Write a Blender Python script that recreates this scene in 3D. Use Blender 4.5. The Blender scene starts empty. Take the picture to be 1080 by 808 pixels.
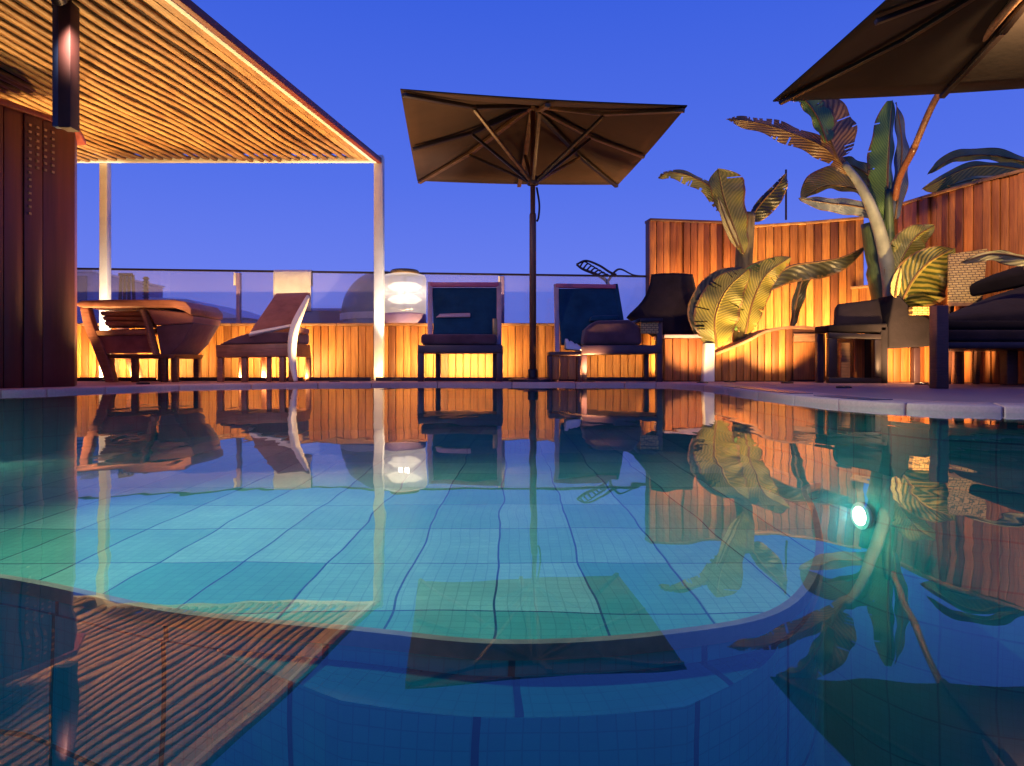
import bpy, bmesh, math, random
from mathutils import Vector, Matrix
random.seed(11)
R = math.radians
V = Vector
sc = bpy.context.scene
col = sc.collection

# ------------------------------------------------------------------ camera / layout
CAM_Z = 0.26          # camera just above the water (water is z = 0)
F = 700.0             # focal length in pixels of the 1080 px wide photograph
HY = 385.0            # horizon row
DECK = 0.09
WATER = 0.068
def P(px, py, d):     # the point at distance d along the view axis seen at that place of the photograph
    return V(((px - 540) * d / F, d, CAM_Z + (HY - py) * d / F))
def X(px, d): return (px - 540) * d / F
def Z(py, d): return CAM_Z + (HY - py) * d / F

cam = bpy.data.cameras.new('camera')
cam.sensor_width = 36.0
cam.lens = F / 1080 * 36
cam.shift_y = -(404 - HY) / 1080
cam.clip_start = 0.05
cam.clip_end = 5000
cam_o = bpy.data.objects.new('camera', cam)
cam_o.location = (0, 0, CAM_Z)
cam_o.rotation_euler = (R(90), 0, 0)
col.objects.link(cam_o)
sc.camera = cam_o

# ------------------------------------------------------------------ helpers
def cr(pts, n=8, closed=False):
    """Catmull-Rom through points"""
    pts = [V(p) for p in pts]
    out = []
    N = len(pts)
    rng = range(N if closed else N - 1)
    for i in rng:
        if closed:
            a, b, c, d = pts[i - 1], pts[i], pts[(i + 1) % N], pts[(i + 2) % N]
        else:
            b, c = pts[i], pts[i + 1]
            a = pts[i - 1] if i > 0 else b + (b - c)
            d = pts[i + 2] if i + 2 < N else c + (c - b)
        for k in range(n):
            t = k / n
            out.append(0.5 * ((2 * b) + (c - a) * t + (2 * a - 5 * b + 4 * c - d) * t * t + (3 * b - a - 3 * c + d) * t ** 3))
    if not closed:
        out.append(pts[-1])
    return out

class MB:
    def __init__(self):
        self.bm = bmesh.new()
        self.uv = None
    def face(self, vs):
        try: return self.bm.faces.new(vs)
        except ValueError: return None
    def box(self, lo, hi, rz=0.0):
        c = (V(lo) + V(hi)) / 2; s = (V(hi) - V(lo)) / 2
        rm = Matrix.Rotation(rz, 3, 'Z')
        vs = [self.bm.verts.new(c + rm @ V((s.x * a, s.y * b, s.z * e))) for a in (-1, 1) for b in (-1, 1) for e in (-1, 1)]
        for q in ((0, 1, 3, 2), (4, 6, 7, 5), (0, 4, 5, 1), (2, 3, 7, 6), (0, 2, 6, 4), (1, 5, 7, 3)):
            self.face([vs[i] for i in q])
        return self
    def hexa(self, a, b):
        """two quads (lists of 4 points) joined into a solid"""
        va = [self.bm.verts.new(V(p)) for p in a]; vb = [self.bm.verts.new(V(p)) for p in b]
        n = len(va)
        self.face(va[::-1]); self.face(vb)
        for i in range(n): self.face([va[i], va[(i + 1) % n], vb[(i + 1) % n], vb[i]])
        return self
    def slab(self, quad, th, nu=1, nv=1, puff=0.0):
        """quad of 4 corner points -> slab of thickness th behind it (along its normal), optionally puffed"""
        q = [V(p) for p in quad]
        n = (q[1] - q[0]).cross(q[3] - q[0]).normalized()
        g = {}
        for s in (0, 1):
            for i in range(nu + 1):
                for j in range(nv + 1):
                    u, v = i / nu, j / nv
                    p = (q[0] * (1 - u) + q[1] * u) * (1 - v) + (q[3] * (1 - u) + q[2] * u) * v
                    e = puff * (1 - (2 * u - 1) ** 4) * (1 - (2 * v - 1) ** 4)
                    p = p + n * (e if s == 0 else -th - e)
                    g[s, i, j] = self.bm.verts.new(p)
        for i in range(nu):
            for j in range(nv):
                self.face([g[0, i, j], g[0, i + 1, j], g[0, i + 1, j + 1], g[0, i, j + 1]])
                self.face([g[1, i, j + 1], g[1, i + 1, j + 1], g[1, i + 1, j], g[1, i, j]])
        for i in range(nu):
            self.face([g[1, i, 0], g[1, i + 1, 0], g[0, i + 1, 0], g[0, i, 0]])
            self.face([g[0, i, nv], g[0, i + 1, nv], g[1, i + 1, nv], g[1, i, nv]])
        for j in range(nv):
            self.face([g[0, 0, j], g[0, 0, j + 1], g[1, 0, j + 1], g[1, 0, j]])
            self.face([g[1, nu, j], g[1, nu, j + 1], g[0, nu, j + 1], g[0, nu, j]])
        return self
    def prism(self, poly, y0, y1):
        """polygon in XZ [(x, z)] extruded from y0 to y1"""
        return self.hexa([(x, y0, z) for x, z in poly], [(x, y1, z) for x, z in poly])
    def prism_z(self, poly, z0, z1):
        return self.hexa([(x, y, z0) for x, y in poly], [(x, y, z1) for x, y in poly])
    def tube(self, pts, r, seg=10, flat=1.0):
        pts = [V(p) for p in pts]
        rs = r if isinstance(r, (list, tuple)) else [r] * len(pts)
        if len(rs) != len(pts):
            rs = [rs[0] + (rs[-1] - rs[0]) * i / (len(pts) - 1) for i in range(len(pts))]
        rings = []; up = None
        for i, p in enumerate(pts):
            t = (pts[min(i + 1, len(pts) - 1)] - pts[max(i - 1, 0)]).normalized()
            if up is None:
                up = V((0, 1, 0)) if abs(t.y) < .9 else V((1, 0, 0))
            a = t.cross(up).normalized(); b = a.cross(t).normalized(); up = b
            rings.append([self.bm.verts.new(p + (a * math.cos(2 * math.pi * k / seg) + b * math.sin(2 * math.pi * k / seg) * flat) * rs[i]) for k in range(seg)])
        for A, B in zip(rings, rings[1:]):
            for k in range(seg): self.face([A[k], A[(k + 1) % seg], B[(k + 1) % seg], B[k]])
        self.face(rings[0][::-1]); self.face(rings[-1])
        return self
    def bar(self, a, b, w, h, up=(0, 0, 1)):
        a, b = V(a), V(b); t = (b - a).normalized(); u = V(up)
        s = t.cross(u)
        if s.length < 1e-4: s = t.cross(V((1, 0, 0)))
        s.normalize(); n = s.cross(t).normalized()
        def q(p): return [p + s * w / 2 * i + n * h / 2 * j for i, j in ((-1, -1), (1, -1), (1, 1), (-1, 1))]
        return self.hexa(q(a), q(b))
    def lathe(self, prof, c, seg=32):
        c = V(c); rings = []
        for r, z in prof:
            rings.append([self.bm.verts.new(c + V((r * math.cos(2 * math.pi * k / seg), r * math.sin(2 * math.pi * k / seg), z))) for k in range(seg)])
        for A, B in zip(rings, rings[1:]):
            for k in range(seg): self.face([A[k], A[(k + 1) % seg], B[(k + 1) % seg], B[k]])
        if prof[0][0] > 1e-4: self.face(rings[0][::-1])
        if prof[-1][0] > 1e-4: self.face(rings[-1])
        return self
    def build(self, name, mat, parent=None, smooth=False, bevel=0.0, seg=2, sub=0):
        bm = self.bm
        bmesh.ops.remove_doubles(bm, verts=bm.verts, dist=1e-6)
        bmesh.ops.recalc_face_normals(bm, faces=bm.faces)
        off = V((0, 0, 0))
        o = parent
        while o is not None: off += V(o.location); o = o.parent
        for v in bm.verts: v.co -= off
        me = bpy.data.meshes.new(name); bm.to_mesh(me); bm.free()
        if smooth:
            for p in me.polygons: p.use_smooth = True
        me.materials.append(mat)
        o = bpy.data.objects.new(name, me); col.objects.link(o); o.parent = parent
        if bevel:
            m = o.modifiers.new('bevel', 'BEVEL'); m.width = bevel; m.segments = seg; m.limit_method = 'ANGLE'; m.angle_limit = R(40)
            for p in me.polygons: p.use_smooth = True
        if sub:
            m = o.modifiers.new('sub', 'SUBSURF'); m.levels = sub; m.render_levels = sub
        return o

def tag(o, label, cat, group=None):
    o['label'] = label; o['category'] = cat
    if group: o['group'] = group
    return o
def thing(name, label, cat, loc=(0, 0, 0), group=None):
    o = bpy.data.objects.new(name, None); o.empty_display_size = .1
    o.location = loc; col.objects.link(o)
    return tag(o, label, cat, group)
def struct(o, kind='structure'):
    o['kind'] = kind; return o
def dup(root, loc, label=None):
    r = root.copy(); col.objects.link(r); r.location = loc
    if label: r['label'] = label
    for ch in list(root.children):
        c = ch.copy(); col.objects.link(c); c.parent = r
        for g in ch.children:
            d = g.copy(); col.objects.link(d); d.parent = c
    return r

# ------------------------------------------------------------------ materials
def mat(name):
    m = bpy.data.materials.new(name); m.use_nodes = True
    nt = m.node_tree; b = nt.nodes['Principled BSDF']
    return m, nt, b
def N(nt, t, **k):
    n = nt.nodes.new(t)
    for a, v in k.items(): setattr(n, a, v)
    return n
def ramp(nt, fac, stops):
    r = N(nt, 'ShaderNodeValToRGB')
    e = r.color_ramp.elements
    while len(e) < len(stops): e.new(.5)
    for i, (p, c) in enumerate(stops):
        e[i].position = p; e[i].color = (*c, 1) if len(c) == 3 else c
    nt.links.new(fac, r.inputs[0]); return r.outputs[0]
def noise(nt, scale=(1, 1, 1), s=5, detail=4, rough=.55, coord='Object', dist=0):
    tc = N(nt, 'ShaderNodeTexCoord'); mp = N(nt, 'ShaderNodeMapping')
    mp.inputs['Scale'].default_value = scale
    nt.links.new(tc.outputs[coord], mp.inputs[0])
    n = N(nt, 'ShaderNodeTexNoise'); n.inputs['Scale'].default_value = s
    n.inputs['Detail'].default_value = detail; n.inputs['Roughness'].default_value = rough
    n.inputs['Distortion'].default_value = dist
    nt.links.new(mp.outputs[0], n.inputs['Vector']); return n.outputs[0]
def mixc(nt, fac, a, b, mode='MIX'):
    m = N(nt, 'ShaderNodeMix', data_type='RGBA', blend_type=mode)
    for s, i in ((fac, 0), (a, 6), (b, 7)):
        if hasattr(s, 'is_output') or isinstance(s, bpy.types.NodeSocket): nt.links.new(s, m.inputs[i])
        elif i == 0: m.inputs[0].default_value = s
        else: m.inputs[i].default_value = (*s, 1)
    return m.outputs[2]
def bump(nt, b, h, strength=.3, dist=.01):
    n = N(nt, 'ShaderNodeBump'); n.inputs['Strength'].default_value = strength; n.inputs['Distance'].default_value = dist
    nt.links.new(h, n.inputs['Height']); nt.links.new(n.outputs[0], b.inputs['Normal'])

def board_mat(name, dark, mid, light, rough=.55, grain=(28, 28, 1.2)):
    m, nt, b = mat(name)
    g = N(nt, 'ShaderNodeNewGeometry')
    base = ramp(nt, g.outputs['Random Per Island'], [(0, dark), (.22, mid), (.7, light), (1, mid)])
    n = noise(nt, grain, 3, 6, .65)
    grainc = ramp(nt, n, [(.3, (.42, .36, .32)), (.62, (1, 1, 1))])
    c = mixc(nt, .8, base, grainc, 'MULTIPLY')
    n2 = noise(nt, (2, 2, .7), 3, 3)
    st = ramp(nt, n2, [(.35, (.62, .55, .5)), (.6, (1, 1, 1))])
    c = mixc(nt, .8, c, st, 'MULTIPLY')
    nt.links.new(c, b.inputs['Base Color']); b.inputs['Roughness'].default_value = rough
    bump(nt, b, n, .5, .004)
    return m
def plain_mat(name, c, rough=.5, metal=0.0, var=.25, s=9, scale=(1, 1, 1), bs=.15):
    m, nt, b = mat(name)
    n = noise(nt, scale, s, 5)
    lo = tuple(x * (1 - var) for x in c); hi = tuple(min(1, x * (1 + var * .6)) for x in c)
    nt.links.new(ramp(nt, n, [(.3, lo), (.7, hi)]), b.inputs['Base Color'])
    b.inputs['Roughness'].default_value = rough; b.inputs['Metallic'].default_value = metal
    if bs: bump(nt, b, n, bs, .004)
    return m
def fabric_mat(name, c, var=.3, weave=420, sheen=.3, bs=.35):
    m, nt, b = mat(name)
    n = noise(nt, (1, 1, 1), 6, 5)
    lo = tuple(x * (1 - var) for x in c); hi = tuple(x * (1 + var * .7) for x in c)
    cc = ramp(nt, n, [(.3, lo), (.72, hi)])
    w = noise(nt, (1, 1, 1), weave, 2)
    cc = mixc(nt, .35, cc, ramp(nt, w, [(.35, (.5, .5, .5)), (.65, (1, 1, 1))]), 'MULTIPLY')
    nt.links.new(cc, b.inputs['Base Color']); b.inputs['Roughness'].default_value = .85
    b.inputs['Sheen Weight'].default_value = sheen; b.inputs['Specular IOR Level'].default_value = .12
    w2 = noise(nt, (1, 1, 1), 14, 4)
    bump(nt, b, w2, bs, .02)
    return m

M = {}
M['wood'] = board_mat('wood_cladding', (.18, .055, .014), (.48, .18, .036), (.66, .28, .06))
M['wood_red'] = board_mat('reddish_wood_cladding', (.17, .045, .016), (.46, .145, .034), (.60, .21, .05))
M['wood_cap'] = board_mat('wood_cap', (.30, .14, .06), (.38, .19, .09), (.42, .22, .10), grain=(2, 20, 20))
M['slat'] = board_mat('pergola_slat', (.40, .19, .07), (.52, .27, .10), (.60, .34, .13), grain=(20, 1, 20))
M['cover'] = plain_mat('pergola_cover', (.045, .016, .010), .8, var=.4)
M['fascia'] = plain_mat('red_brown_fascia', (.20, .03, .014), .5, var=.35, scale=(1, 6, 1))
M['dark_fascia'] = plain_mat('dark_red_post', (.045, .009, .008), .7, var=.35)
M['cream'] = plain_mat('cream_paint', (.86, .80, .70), .4, var=.1)
M['dark_wood'] = board_mat('dark_wood', (.05, .018, .014), (.085, .032, .024), (.12, .045, .032), .5, (3, 3, 30))
M['brown_wood'] = board_mat('brown_furniture_wood', (.22, .085, .06), (.28, .11, .075), (.32, .13, .085), .45, (2, 14, 24))
M['tan_wood'] = board_mat('tan_furniture_wood', (.30, .15, .085), (.36, .18, .10), (.40, .2, .11), .5, (2, 14, 24))
M['brown_cloth'] = fabric_mat('brown_cushion_fabric', (.32, .125, .10))
M['orange_cloth'] = fabric_mat('rust_cushion_fabric', (.36, .13, .05))
M['plum_cloth'] = fabric_mat('plum_cushion_fabric', (.12, .058, .078))
M['teal_cloth'] = fabric_mat('navy_teal_sling', (.010, .07, .13), sheen=.15)
M['black_cloth'] = fabric_mat('black_fabric', (.010, .007, .011), sheen=.02)
M['char_cloth'] = fabric_mat('charcoal_plum_fabric', (.020, .014, .022), sheen=.03)
M['taupe'] = fabric_mat('parasol_fabric', (.060, .030, .022), .12, 300, .05, .1)
M['taupe_dark'] = fabric_mat('dark_parasol_fabric', (.034, .020, .016), .12, 300, .05, .1)
M['rib'] = board_mat('parasol_rib_wood', (.10, .045, .022), (.16, .075, .035), (.2, .095, .045), .45, (2, 2, 20))
M['rib_dark'] = plain_mat('dark_parasol_rib', (.022, .012, .010), .45)
M['mast'] = plain_mat('parasol_mast', (.19, .07, .04), .35, var=.3, scale=(8, 8, 1))
M['pink'] = plain_mat('pink_lit_rail', (.62, .13, .22), .4, var=.12)  # pink ambient light on the seat tops, put into the rail colour
M['pale_pink'] = plain_mat('pale_pink_metal', (.62, .42, .44), .4, var=.15)
M['plum_metal'] = plain_mat('plum_frame', (.055, .026, .036), .4, var=.25)
M['white_cloth'] = fabric_mat('white_towel', (.74, .72, .76), .1)
M['white_pot'] = plain_mat('white_glazed_pot', (.82, .78, .7), .25, var=.06)
M['grey_dome'] = plain_mat('grey_dome_cover', (.15, .16, .20), .35, var=.25)
M['lilac'] = plain_mat('lilac_panel', (.34, .24, .46), .4, var=.12)
M['dark_metal'] = plain_mat('dark_metal', (.03, .022, .03), .4, .6)
M['brass'] = plain_mat('brass_fitting', (.42, .25, .10), .35, .8)
M['neighbour_white'] = plain_mat('white_roof_paint', (.84, .82, .86), .7, var=.12)
M['neighbour_blue'] = plain_mat('blue_render', (.30, .36, .58), .7, var=.2)
M['neighbour_navy'] = plain_mat('navy_panel', (.010, .03, .10), .5)
M['gravel'] = plain_mat('city_ground', (.06, .055, .05), .9)

# dark perforated cabin wall
m, nt, b = mat('dark_red_wall'); M['red_wall'] = m
g = N(nt, 'ShaderNodeNewGeometry')
base = ramp(nt, g.outputs['Random Per Island'], [(0, (.065, .012, .010)), (.5, (.10, .018, .013)), (1, (.125, .026, .014))])
n = noise(nt, (6, 6, .35), 3, 6, .6)
c = mixc(nt, .8, base, ramp(nt, n, [(.3, (.55, .5, .5)), (.7, (1.15, 1.1, 1.05))]), 'MULTIPLY')
nt.links.new(c, b.inputs['Base Color']); b.inputs['Roughness'].default_value = .42; bump(nt, b, n, .3, .004)

# stone deck / coping
def stone(name, c1, c2, rough=.5, per_island=False):
    m, nt, b = mat(name)
    n = noise(nt, (1, 1, 1), 2.2, 8, .6); n2 = noise(nt, (1, 1, 1), 90, 3)
    cc = ramp(nt, n, [(.3, c1), (.7, c2)])
    cc = mixc(nt, .3, cc, ramp(nt, n2, [(.35, (.6, .6, .6)), (.65, (1, 1, 1))]), 'MULTIPLY')
    if per_island:
        g = N(nt, 'ShaderNodeNewGeometry')
        cc = mixc(nt, .5, cc, ramp(nt, g.outputs['Random Per Island'], [(0, (.78, .76, .78)), (1, (1, 1, 1))]), 'MULTIPLY')
    nt.links.new(cc, b.inputs['Base Color'])
    nt.links.new(ramp(nt, n, [(.3, (rough - .12,) * 3), (.7, (rough + .15,) * 3)]), b.inputs['Roughness'])
    bump(nt, b, n2, .25, .003)
    return m
M['deck'] = stone('deck_stone', (.34, .17, .16), (.46, .27, .25), .55)
M['coping'] = stone('coping_stone', (.58, .32, .28), (.70, .43, .38), .5, True)

# tiles
def tile_mat(name, c1, c2, grout, w, h, mortar=.006, coord_map=None, rough=.25, off=0.0, bias=0.0):
    m, nt, b = mat(name)
    tc = N(nt, 'ShaderNodeTexCoord'); mp = N(nt, 'ShaderNodeMapping')
    nt.links.new(tc.outputs['UV'], mp.inputs[0])
    dn = N(nt, 'ShaderNodeTexNoise'); dn.inputs['Scale'].default_value = 1.4; dn.inputs['Detail'].default_value = 2
    nt.links.new(mp.outputs[0], dn.inputs['Vector'])
    vm = N(nt, 'ShaderNodeVectorMath', operation='MULTIPLY_ADD')
    vm.inputs[1].default_value = (.09, .09, 0); nt.links.new(dn.outputs['Color'], vm.inputs[0]); nt.links.new(mp.outputs[0], vm.inputs[2])
    br = N(nt, 'ShaderNodeTexBrick'); br.offset = off; br.squash = 1
    br.inputs['Color1'].default_value = (*c1, 1); br.inputs['Color2'].default_value = (*c2, 1); br.inputs['Mortar'].default_value = (*grout, 1)
    br.inputs['Scale'].default_value = 1; br.inputs['Mortar Size'].default_value = mortar
    br.inputs['Mortar Smooth'].default_value = .2; br.inputs['Bias'].default_value = bias
    br.inputs['Brick Width'].default_value = w; br.inputs['Row Height'].default_value = h
    nt.links.new(vm.outputs[0], br.inputs['Vector'])
    n = noise(nt, (1, 1, 1), 3, 6, .65)
    b2 = N(nt, 'ShaderNodeTexBrick'); b2.offset = 0; b2.inputs['Scale'].default_value = 1; b2.inputs['Mortar Size'].default_value = .0016
    b2.inputs['Brick Width'].default_value = .035; b2.inputs['Row Height'].default_value = .035
    b2.inputs['Color1'].default_value = (1, 1, 1, 1); b2.inputs['Color2'].default_value = (.78, .84, .86, 1); b2.inputs['Mortar'].default_value = (.45, .5, .55, 1)
    nt.links.new(vm.outputs[0], b2.inputs['Vector'])
    cc = mixc(nt, .6, br.outputs[0], ramp(nt, n, [(.3, (.55, .66, .7)), (.7, (1, 1, 1))]), 'MULTIPLY')
    cc = mixc(nt, .55, cc, b2.outputs[0], 'MULTIPLY')
    nt.links.new(cc, b.inputs['Base Color']); b.inputs['Roughness'].default_value = rough
    bump(nt, b, br.outputs['Fac'], -.3, .004)
    return m
M['tile_shelf'] = tile_mat('teal_shelf_tile', (.13, .44, .26), (.46, .67, .44), (.03, .10, .13), .26, .42, .0035, bias=-.1)  # tile tones vary; contrast widened to stand in for uneven caustic light
M['tile_deep'] = tile_mat('deep_blue_tile', (.003, .37, .25), (.008, .43, .29), (.001, .015, .05), .44, .75, .009)
M['tile_wall'] = tile_mat('pool_wall_tile', (.012, .16, .15), (.03, .23, .20), (.01, .08, .1), .2, .2, .004)
M['rim'] = plain_mat('brown_rim_trim', (.30, .17, .10), .5, var=.4, s=14)

# water
m, nt, b = mat('pool_water'); M['water'] = m
nt.nodes.remove(b); out = nt.nodes['Material Output']
gl = N(nt, 'ShaderNodeBsdfGlossy'); gl.inputs['Roughness'].default_value = .008; gl.inputs['Color'].default_value = (1, 1, 1, 1)
tr = N(nt, 'ShaderNodeBsdfTransparent'); tr.inputs['Color'].default_value = (.70, .95, .96, 1)
fr = N(nt, 'ShaderNodeFresnel')
gg = N(nt, 'ShaderNodeNewGeometry')          # the air-to-water index on both sides of the sheet
mr = N(nt, 'ShaderNodeMapRange'); mr.inputs['To Min'].default_value = 1.58; mr.inputs['To Max'].default_value = 1 / 1.58
nt.links.new(gg.outputs['Backfacing'], mr.inputs['Value']); nt.links.new(mr.outputs[0], fr.inputs['IOR'])
n1 = noise(nt, (1, .55, 1), 1.6, 2, .5); n2 = noise(nt, (1, .35, 1), 7, 2, .5)
ad = N(nt, 'ShaderNodeMath', operation='MULTIPLY_ADD'); ad.inputs[1].default_value = .2
nt.links.new(n2, ad.inputs[0]); nt.links.new(n1, ad.inputs[2])
bp = N(nt, 'ShaderNodeBump'); bp.inputs['Strength'].default_value = .5; bp.inputs['Distance'].default_value = .009
nt.links.new(ad.outputs[0], bp.inputs['Height'])
nt.links.new(bp.outputs[0], gl.inputs['Normal']); nt.links.new(bp.outputs[0], fr.inputs['Normal'])
mx = N(nt, 'ShaderNodeMixShader'); nt.links.new(fr.outputs[0], mx.inputs[0]); nt.links.new(tr.outputs[0], mx.inputs[1]); nt.links.new(gl.outputs[0], mx.inputs[2])
nt.links.new(mx.outputs[0], out.inputs['Surface'])

def glass_mat(name, tint, diff, amount):
    m, nt, b = mat(name); nt.nodes.remove(b); out = nt.nodes['Material Output']
    gl = N(nt, 'ShaderNodeBsdfGlossy'); gl.inputs['Roughness'].default_value = .03
    tr = N(nt, 'ShaderNodeBsdfTransparent'); tr.inputs['Color'].default_value = (*tint, 1)
    df = N(nt, 'ShaderNodeBsdfDiffuse'); df.inputs['Color'].default_value = (*diff, 1)
    fr = N(nt, 'ShaderNodeFresnel'); fr.inputs['IOR'].default_value = 1.45
    a = N(nt, 'ShaderNodeMixShader'); a.inputs[0].default_value = amount
    nt.links.new(tr.outputs[0], a.inputs[1]); nt.links.new(df.outputs[0], a.inputs[2])
    mx = N(nt, 'ShaderNodeMixShader'); nt.links.new(fr.outputs[0], mx.inputs[0]); nt.links.new(a.outputs[0], mx.inputs[1]); nt.links.new(gl.outputs[0], mx.inputs[2])
    nt.links.new(mx.outputs[0], out.inputs['Surface'])
    return m
M['glass'] = glass_mat('railing_glass', (.93, .94, .99), (.66, .62, .80), .16)
def lantern_mat():
    m, nt, b = mat('lantern_glass'); nt.nodes.remove(b); out = nt.nodes['Material Output']
    tr = N(nt, 'ShaderNodeBsdfTransparent'); tl = N(nt, 'ShaderNodeBsdfTranslucent'); tl.inputs[0].default_value = (.85, .8, .85, 1)
    gl = N(nt, 'ShaderNodeBsdfGlossy'); gl.inputs['Roughness'].default_value = .12; gl.inputs[0].default_value = (.7, .7, .75, 1)
    a = N(nt, 'ShaderNodeMixShader'); a.inputs[0].default_value = .6; nt.links.new(tr.outputs[0], a.inputs[1]); nt.links.new(tl.outputs[0], a.inputs[2])
    c = N(nt, 'ShaderNodeMixShader'); c.inputs[0].default_value = .1; nt.links.new(a.outputs[0], c.inputs[1]); nt.links.new(gl.outputs[0], c.inputs[2])
    nt.links.new(c.outputs[0], out.inputs['Surface']); return m
M['lantern_glass'] = lantern_mat()
def emit(name, c, s):
    m, nt, b = mat(name); nt.nodes.remove(b); e = N(nt, 'ShaderNodeEmission')
    e.inputs[0].default_value = (*c, 1); e.inputs[1].default_value = s
    nt.links.new(e.outputs[0], nt.nodes['Material Output'].inputs['Surface']); return m
M['bulb'] = emit('lantern_bulb', (1, .84, .62), 2.6)
M['led'] = emit('led_strip_light', (1, .6, .22), 4)
M['pool_bulb'] = emit('pool_lamp_light', (1, .97, .85), 30)

# leaves: UV x along the midrib (0..1), y across (-1..1 stored as 0..1)
def leaf_mat(name, c1, c2, rib, veins=34, slant=.22, trans=.25):
    m, nt, b = mat(name)
    uv = N(nt, 'ShaderNodeTexCoord'); sp = N(nt, 'ShaderNodeSeparateXYZ'); nt.links.new(uv.outputs['UV'], sp.inputs[0])
    def mth(op, a, bb=None, c=None):
        n = N(nt, 'ShaderNodeMath', operation=op)
        for i, s in enumerate((a, bb, c)):
            if s is None: continue
            if isinstance(s, (int, float)): n.inputs[i].default_value = s
            else: nt.links.new(s, n.inputs[i])
        return n.outputs[0]
    v = mth('ABSOLUTE', mth('MULTIPLY_ADD', sp.outputs[1], 2.0, -1.0))
    ph = mth('MULTIPLY', mth('MULTIPLY_ADD', v, -slant, sp.outputs[0]), veins * 6.283)
    nz = noise(nt, (1, 1, 1), 8, 3)
    w = mth('SINE', mth('MULTIPLY_ADD', nz, 5.0, ph))
    w01 = mth('MULTIPLY_ADD', w, .5, .5)
    cc = ramp(nt, w01, [(.2, c1), (.75, c2)])
    n = noise(nt, (1, 1, 1), 5, 5)
    cc = mixc(nt, .7, cc, ramp(nt, n, [(.3, (.5, .55, .4)), (.7, (1.1, 1.05, 1))]), 'MULTIPLY')
    ne = noise(nt, (1, 1, 1), 22, 4)
    ed = mth('GREATER_THAN', mth('MULTIPLY_ADD', ne, .35, v), 1.08)
    cc = mixc(nt, ed, cc, (.16, .085, .03))
    ribf = mth('LESS_THAN', v, .07)
    cc = mixc(nt, ribf, cc, rib)
    nt.links.new(cc, b.inputs['Base Color']); b.inputs['Roughness'].default_value = .38
    bump(nt, b, w01, .35, .01)
    t = N(nt, 'ShaderNodeBsdfTranslucent'); nt.links.new(cc, t.inputs[0])
    mx = N(nt, 'ShaderNodeMixShader'); mx.inputs[0].default_value = trans
    nt.links.new(b.outputs[0], mx.inputs[1]); nt.links.new(t.outputs[0], mx.inputs[2])
    nt.links.new(mx.outputs[0], nt.nodes['Material Output'].inputs['Surface'])
    return m
M['leaf_green'] = leaf_mat('green_banana_leaf', (.10, .20, .05), (.16, .29, .07), (.42, .42, .10))
M['leaf_lime'] = leaf_mat('yellow_green_banana_leaf', (.17, .165, .03), (.31, .26, .055), (.55, .45, .08), 26)
M['leaf_olive'] = leaf_mat('olive_banana_leaf', (.19, .20, .045), (.29, .26, .07), (.42, .34, .06), 22)
M['leaf_brown'] = leaf_mat('browned_banana_leaf', (.13, .065, .025), (.36, .20, .07), (.34, .2, .08), 18)
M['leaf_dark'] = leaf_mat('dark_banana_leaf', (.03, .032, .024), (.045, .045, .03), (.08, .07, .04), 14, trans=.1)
M['leaf_blue'] = leaf_mat('blue_grey_leaf_underside', (.07, .10, .16), (.14, .18, .26), (.3, .34, .4), 24)
M['leaf_stripe'] = leaf_mat('striped_fan_leaf', (.045, .06, .015), (.24, .20, .045), (.3, .24, .06), 11, .35)
M['leaf_pale'] = leaf_mat('pale_yellow_leaf', (.5, .45, .18), (.62, .55, .26), (.4, .36, .16), 10)
M['stem'] = plain_mat('banana_stem', (.13, .10, .045), .6, var=.45, scale=(6, 6, 1))
M['stem_green'] = plain_mat('green_banana_stem', (.06, .095, .035), .5, var=.45, scale=(8, 8, .8))
M['petiole'] = plain_mat('pale_petiole', (.24, .25, .20), .45, var=.25)
M['rattan'] = None
m, nt, b = mat('rattan_weave'); M['rattan'] = m
tc = N(nt, 'ShaderNodeTexCoord'); ck = N(nt, 'ShaderNodeTexBrick'); ck.inputs['Scale'].default_value = 1
mp = N(nt, 'ShaderNodeMapping'); mp.inputs['Rotation'].default_value = (R(90), 0, 0); nt.links.new(tc.outputs['Object'], mp.inputs[0]); nt.links.new(mp.outputs[0], ck.inputs['Vector'])
ck.inputs['Brick Width'].default_value = .045; ck.inputs['Row Height'].default_value = .022; ck.inputs['Mortar Size'].default_value = .0035
ck.inputs['Color1'].default_value = (.42, .26, .08, 1); ck.inputs['Color2'].default_value = (.55, .36, .13, 1); ck.inputs['Mortar'].default_value = (.10, .05, .02, 1)
nt.links.new(ck.outputs[0], b.inputs['Base Color']); b.inputs['Roughness'].default_value = .55; bump(nt, b, ck.outputs['Fac'], -.6, .006)

# ------------------------------------------------------------------ world and sun
w = bpy.data.worlds.new('World'); sc.world = w; w.use_nodes = True
nt = w.node_tree; bg = nt.nodes['Background']
sky = N(nt, 'ShaderNodeTexSky', sky_type='NISHITA'); sky.sun_disc = False
SUN_EL, SUN_AZ = R(1.0), R(200)
sky.sun_elevation = SUN_EL; sky.sun_rotation = SUN_AZ; sky.altitude = 50; sky.ozone_density = 6; sky.air_density = 1.0; sky.dust_density = .3
tc = N(nt, 'ShaderNodeTexCoord'); sp = N(nt, 'ShaderNodeSeparateXYZ'); nt.links.new(tc.outputs['Generated'], sp.inputs[0])
rc = ramp(nt, sp.outputs[2], [(0, (.20, .26, .95)), (.10, (.17, .245, .95)), (.26, (.10, .185, .90)), (.50, (.045, .125, .80)), (1.0, (.015, .075, .60))])
skn = mixc(nt, 1.0, sky.outputs[0], (.05, .055, .09), 'MULTIPLY')
fin = mixc(nt, .10, rc, skn, 'MIX')
nt.links.new(fin, bg.inputs[0]); bg.inputs[1].default_value = 1.0
sun = bpy.data.lights.new('sun', 'SUN'); sun.energy = .06; sun.angle = R(12); sun.color = (1, .75, .6)
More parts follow.
